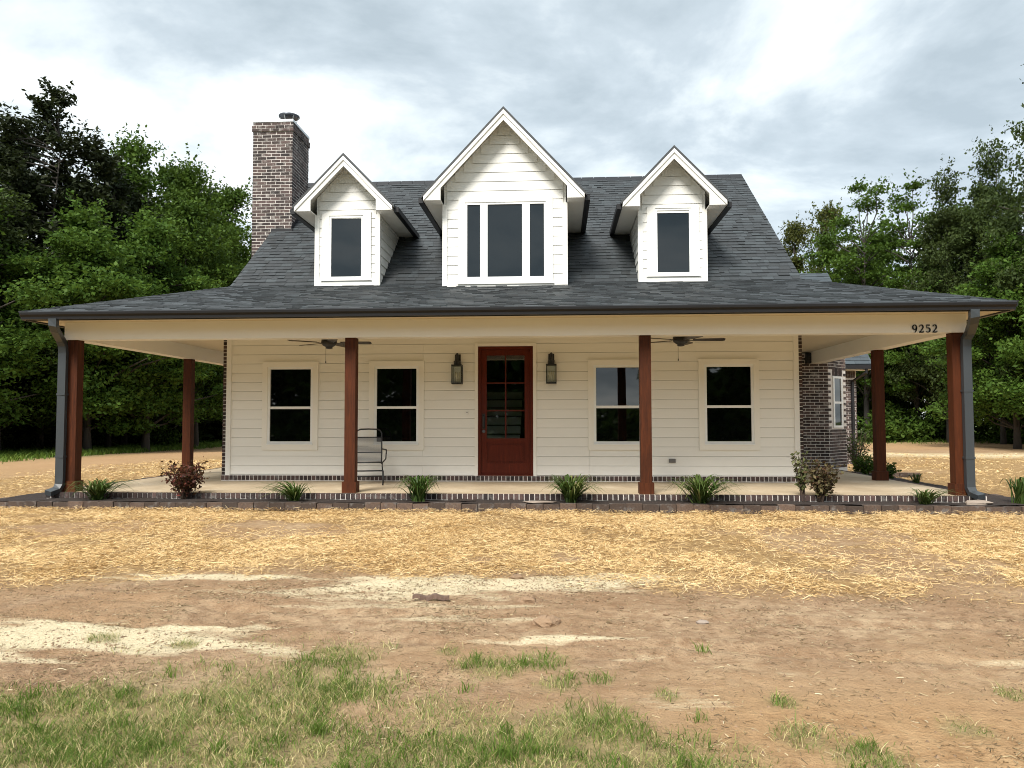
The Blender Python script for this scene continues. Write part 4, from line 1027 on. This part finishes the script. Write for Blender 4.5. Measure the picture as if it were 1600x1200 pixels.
o = put('grass_tufts', blades(x, y, hs_, r.uniform(.0025,.0055,len(x)), .8, r, M['grass_green'], 'grass_tufts')); tag(o, 'taller single tufts of grass standing out of the lawn', 'grass', kind='stuff')
xs, ys = [], []
for nn_, a, b, c, d in ((60000,-30,-16,2,46),(50000,8,48,30,52)):
    x, y = scatter(nn_, a, b, c, d, lambda x, y: z_grass(x,y), r); xs.append(x); ys.append(y)
x = np.concatenate(xs); y = np.concatenate(ys); n = len(x)
o = put('verge_grass', blades(x, y, .10+.22*r.random(n), r.uniform(.02,.04,n), .8, r, M['grass_green'], 'verge_grass')); tag(o, 'longer green grass along the foot of the woods', 'grass', kind='stuff')

# ------------------------------------------------------------------ trees
SPIRE = ((0,0,1.0),(.42,.1,.86),(-.40,-.1,.90),(.1,.4,.78))
def make_tree(kind, seed, mat, H=14.0, R=4.5, n_clump=95, per=260, leaf=.17, low=.22, shape='round'):
    """returns (trunk mesh, crown mesh) with the foot at the origin"""
    r = np.random.default_rng(seed); tr = MB(); C = []
    lean = r.normal(0,.25,2); top = H*.86
    ph = r.uniform(0,6.28,4); drop = .30 if shape == 'round' else 0
    axis_pt = lambda f: np.array([lean[0]*f*f*2, lean[1]*f*f*2, top*f])
    tr.tube([tuple(axis_pt(f)-np.array([0,0,.15 if f == 0 else 0])) for f in np.linspace(0,1,9)], [max(.02, R*.042*(1.35 if f == 0 else 1)*(1-f)**.8) for f in np.linspace(0,1,9)], 8)
    for i in range(n_clump):
        u = (i+r.random())/n_clump; f = low+(1-low)*u
        if shape == 'round': prof = math.sin(math.pi*min(1,(u*.86+.14)))**.6*(1 if u < .6 else 1-.30*(u-.6))
        elif shape == 'cone': prof = (1-u)**.75*.95+.06
        elif shape == 'layer': prof = math.sin(math.pi*min(1,u*.85+.13))**.7
        else: prof = .75+.25*math.sin(u*9)
        a = r.uniform(0,2*np.pi); rad = R*prof*math.sqrt(r.uniform(.12,1.0))*r.uniform(.8,1.15)
        hz = H*f*(.97 if shape != 'cone' else 1)
        if shape in ('round','layer'):
            rad *= .86+.20*math.sin(2*a+ph[0]+u*4)+.14*math.sin(3*a+ph[1]-u*7); hz *= 1+.05*math.sin(2*a+ph[2])
            if rad > .6*R and r.random() < .45: hz -= H*r.uniform(.02,.14)
            if u > .90: rad *= .75; hz *= 1+r.uniform(0,.10)
        sp_ = SPIRE[i % 4] if shape == 'cone' else (0,0,1)
        if shape == 'cone': hz *= sp_[2]; rad *= .78
        c = np.array([sp_[0]*R+math.cos(a)*rad+lean[0]*f, sp_[1]*R+math.sin(a)*rad+lean[1]*f, hz + (-.06*rad if shape == 'round' else 0)])
        st = axis_pt(min(.97, max(.12, (hz-rad*.55)/top)))
        if i % 2 == 0 or shape == 'layer':
            mid = (st+c)/2 + np.array([0,0,.10*rad])+r.normal(0,.15,3); tr.tube([tuple(st),tuple(mid),tuple(c)], [.028*R*(1-f*.7)*.45+.02,.04,.012], 5, False)
        cs = R*(.23 if shape == 'round' else .20 if shape == 'layer' else .17)*r.uniform(.7,1.35)
        m = int(per*r.uniform(.6,1.3)); p = r.normal(size=(m,3)); p /= np.linalg.norm(p,axis=1)[:,None]; p *= (r.random(m)**.45)[:,None]*cs
        p[:,2] *= .62 if shape != 'layer' else .34
        # sprays that reach out of the clump
        s_n = 7
        for _ in range(s_n):
            d = r.normal(size=3); d[2] = abs(d[2])*.6-.1; d /= np.linalg.norm(d); k0 = r.integers(0, m-12); q = np.linspace(.75,1.5,12)[:,None]*cs*d; p[k0:k0+12] = q+r.normal(0,.07,(12,3))
        if shape == 'cone': p[:,2] += np.linalg.norm(p[:,:2],axis=1)*.35
        C.append(c+p)
    C = np.concatenate(C)
    return tr.mesh('trunk', M['bark'], True), np_mesh('crown', leaf_quads(C, leaf, r, 1.7 if shape != 'cone' else 2.3), 4, M[mat])
PROTO = {
 'oak': make_tree('oak', 201, 'leaf_oak', 14, 4.6, 110, 460, .125, .14),
 'oak2': make_tree('oak', 202, 'leaf_oak', 14, 4.2, 105, 460, .125, .20),
 'dark': make_tree('oak', 203, 'leaf_dark', 15, 4.4, 105, 440, .125, .16),
 'cedar': make_tree('cedar', 204, 'leaf_cedar', 16, 2.9, 170, 280, .095, .10, 'cone'),
 'bright': make_tree('oak', 205, 'leaf_bright', 9.5, 3.6, 90, 480, .105, .20),
 'layer': make_tree('pecan', 206, 'leaf_oak', 14.5, 5.2, 66, 380, .12, .22, 'layer'),
 'olive': make_tree('oak', 207, 'leaf_olive', 15, 4.2, 70, 360, .13, .25),
}
PH = {'oak':14,'oak2':14,'dark':15,'cedar':16,'bright':9.5,'layer':14.5,'olive':15}
NAMES = {'oak':'oak_tree','oak2':'oak_tree','dark':'oak_tree','cedar':'cedar_tree','bright':'young_tree','layer':'pecan_tree','olive':'oak_tree'}
def tree(kind, x, y, h, label, wide=1.0, rot=0.0, group='trees at the wood edge'):
    t = thing(NAMES[kind], label, 'tree', (x, y, float(ground_z(x,y))-.05), group)
    s_ = h/PH[kind]; t.scale = (s_*wide, s_*wide, s_); t.rotation_euler = (0,0,rot)
    put('trunk', PROTO[kind][0], t); put('crown', PROTO[kind][1], t); return t
TREES = [
 ('cedar',-22.9,21.9,16.9,'tallest blackish cedar spire above the woods beside the chimney side',1.15,.3),
 ('cedar',-26.2,24.6,16.2,'dark cedar at the picture edge behind the tallest cedar',1.2,1.9),
 ('cedar',-21.2,24.5,14.4,'shorter dark cedar joined to the tallest cedar on its house side',1.2,4.0),
 ('bright',-20.9,14.6,9.6,'yellow green young tree at the very left edge of the photo',1.0,.5),
 ('oak',-22.4,27.9,15.2,'green oak with a thin top spray just past the cedars',.85,2.1),
 ('oak2',-22.6,32.2,15.6,'green oak midway between the cedars and the chimney',.9,.9),
 ('oak',-19.7,29.9,14.2,'wide green oak two trees out from the chimney',.85,5.1),
 ('oak2',-19.3,34.2,15.0,'tall green oak with feathery top nearest but one to the chimney',.85,3.3),
 ('oak',-17.6,36.5,14.6,'green oak partly hidden by the brick chimney',.85,1.2),
 ('bright',-18.9,19.2,9.6,'lighter green young tree before the cedars',1.05,2.8),
 ('bright',-17.8,21.8,10.2,'lighter green young tree rising before the green oaks',1.0,.2),
 ('oak2',-17.6,26.2,12.0,'mid height oak hanging over the dirt behind the rear post',.95,4.4),
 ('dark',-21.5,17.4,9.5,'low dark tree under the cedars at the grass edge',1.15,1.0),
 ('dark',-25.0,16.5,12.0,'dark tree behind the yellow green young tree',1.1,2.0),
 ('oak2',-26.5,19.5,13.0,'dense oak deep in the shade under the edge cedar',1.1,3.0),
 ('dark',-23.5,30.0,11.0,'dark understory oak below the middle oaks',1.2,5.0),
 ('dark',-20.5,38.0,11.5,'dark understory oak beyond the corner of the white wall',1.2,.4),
 ('olive',18.9,47.9,15.6,'pale olive oak rising from behind the roof rake',.75,.3),
 ('olive',21.2,46.2,16.4,'olive oak with sky gaps second beyond the roof rake',.7,2.0),
 ('layer',19.6,35.9,14.4,'lacy pecan with layered branches and wide sky gaps',.85,1.0),
 ('layer',22.0,34.6,13.9,'second lacy pecan nearer to the dark oak',.8,3.9),
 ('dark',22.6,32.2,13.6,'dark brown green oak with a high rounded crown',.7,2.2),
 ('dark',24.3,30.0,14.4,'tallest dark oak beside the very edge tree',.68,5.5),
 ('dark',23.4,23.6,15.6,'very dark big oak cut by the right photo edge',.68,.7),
 ('bright',21.8,24.4,9.0,'bright green young tree behind the number side downspout',1.0,1.6),
 ('bright',23.2,22.0,9.6,'bright green young tree filling the edge below the dark oak',1.0,3.0),
 ('oak2',20.6,38.2,11.0,'thick trunked oak seen between the two number side posts',1.0,2.5),
 ('layer',18.2,38.6,11.5,'small lacy tree over the pale wing roof',.9,4.6),
 ('oak',26.5,37.5,13.0,'oak standing back in the wood behind the lacy pecans',1.1,4.1),
 ('oak2',30.0,33.0,13.5,'oak standing back behind the tallest dark oak',1.1,.1),
 ('oak',29.0,26.5,13.0,'oak standing back behind the bright young trees',1.1,1.4),
 ('oak',23.0,43.5,13.0,'distant oak beyond the thick trunked oak',1.1,5.7),
]
for a in TREES: tree(*a)
# undergrowth bushes, far woods and the woods across the road (seen mirrored in the panes)
def leaf_mass(name, pts, n, size, mat, r):
    """pts: list of (x,y,z,rx,rz) lobes"""
    A = np.array(pts); w = A[:,3]**2*A[:,4]; w = w/w.sum(); k = r.choice(len(A), n, p=w); d = r.normal(size=(n,3)); d /= np.linalg.norm(d,axis=1)[:,None]; d *= (r.random(n)**.4)[:,None]
    C = A[k,:3]+d*np.stack([A[k,3],A[k,3],A[k,4]],-1); C[:,2] = np.maximum(C[:,2], ground_z(C[:,0],C[:,1],False)+.03); return np_mesh(name, leaf_quads(C, size, r), 4, M[mat])
r = np.random.default_rng(77)
pts = [(-23.0-abs(r.normal(0,2.2)), y+r.normal(0,.5), -.2+r.uniform(.1,.7), r.uniform(.5,1.2), r.uniform(.4,1.0)) for y in np.arange(10,44,.55)]
o = put('undergrowth', leaf_mass('undergrowth', pts, 20000, .12, 'leaf_dark', r)); tag(o, 'low green undergrowth along the shaded wood edge on the chimney side', 'undergrowth', kind='stuff')
pts = [(x+r.normal(0,.4), 34.0+r.normal(0,1.2)-.35*(x-22 if x > 22 else 0), .1+r.uniform(.2,1.3), r.uniform(.6,1.3), r.uniform(.5,1.5)) for x in np.arange(13,38,.5)]
o = put('undergrowth', leaf_mass('undergrowth', pts, 24000, .14, 'leaf_bright', r)); tag(o, 'bright green undergrowth below the trees on the house number side', 'undergrowth', kind='stuff')
pts = []
for t_ in np.linspace(0,1,60):
    pts.append((-31+9*t_+r.normal(0,1.5), 8+46*t_+r.normal(0,1), r.uniform(.5,8), r.uniform(2,3.2), r.uniform(2,4)))
    pts.append((-27+7*t_+r.normal(0,1.0), 10+40*t_+r.normal(0,1), r.uniform(.5,3.5), r.uniform(1.6,2.4), r.uniform(1.2,2.2)))
    pts.append((31+9*(1-t_)*.6+r.normal(0,1.5)-12*t_, 20+36*t_+r.normal(0,1), r.uniform(1,6.5), r.uniform(1.8,3), r.uniform(1.5,3)))
for x in np.arange(-22,20,1.6): pts.append((x, 58+r.normal(0,2), r.uniform(1,6), 3, 3.5))
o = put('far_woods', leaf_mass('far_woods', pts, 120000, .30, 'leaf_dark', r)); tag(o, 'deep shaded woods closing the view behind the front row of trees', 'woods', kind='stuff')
pts = []
for x in np.arange(-60,62,1.7):
    gap = 2.4 < x < 9.0
    for k in range(2 if gap else 5): pts.append((x+r.normal(0,.8), -48+r.normal(0,2), r.uniform(.5,1.6) if gap else r.uniform(1,10.5), r.uniform(1.6,2.8), r.uniform(.9,1.4) if gap else r.uniform(1.8,3)))
for x in np.arange(-60,62,1.2): pts.append((x, -45+r.normal(0,.6), .2, 1.2, 1.0))
o = put('opposite_woods', leaf_mass('opposite_woods', pts, 90000, .50, 'leaf_oak', r)); tag(o, 'line of trees across the road mirrored in the window glass', 'woods', kind='stuff')
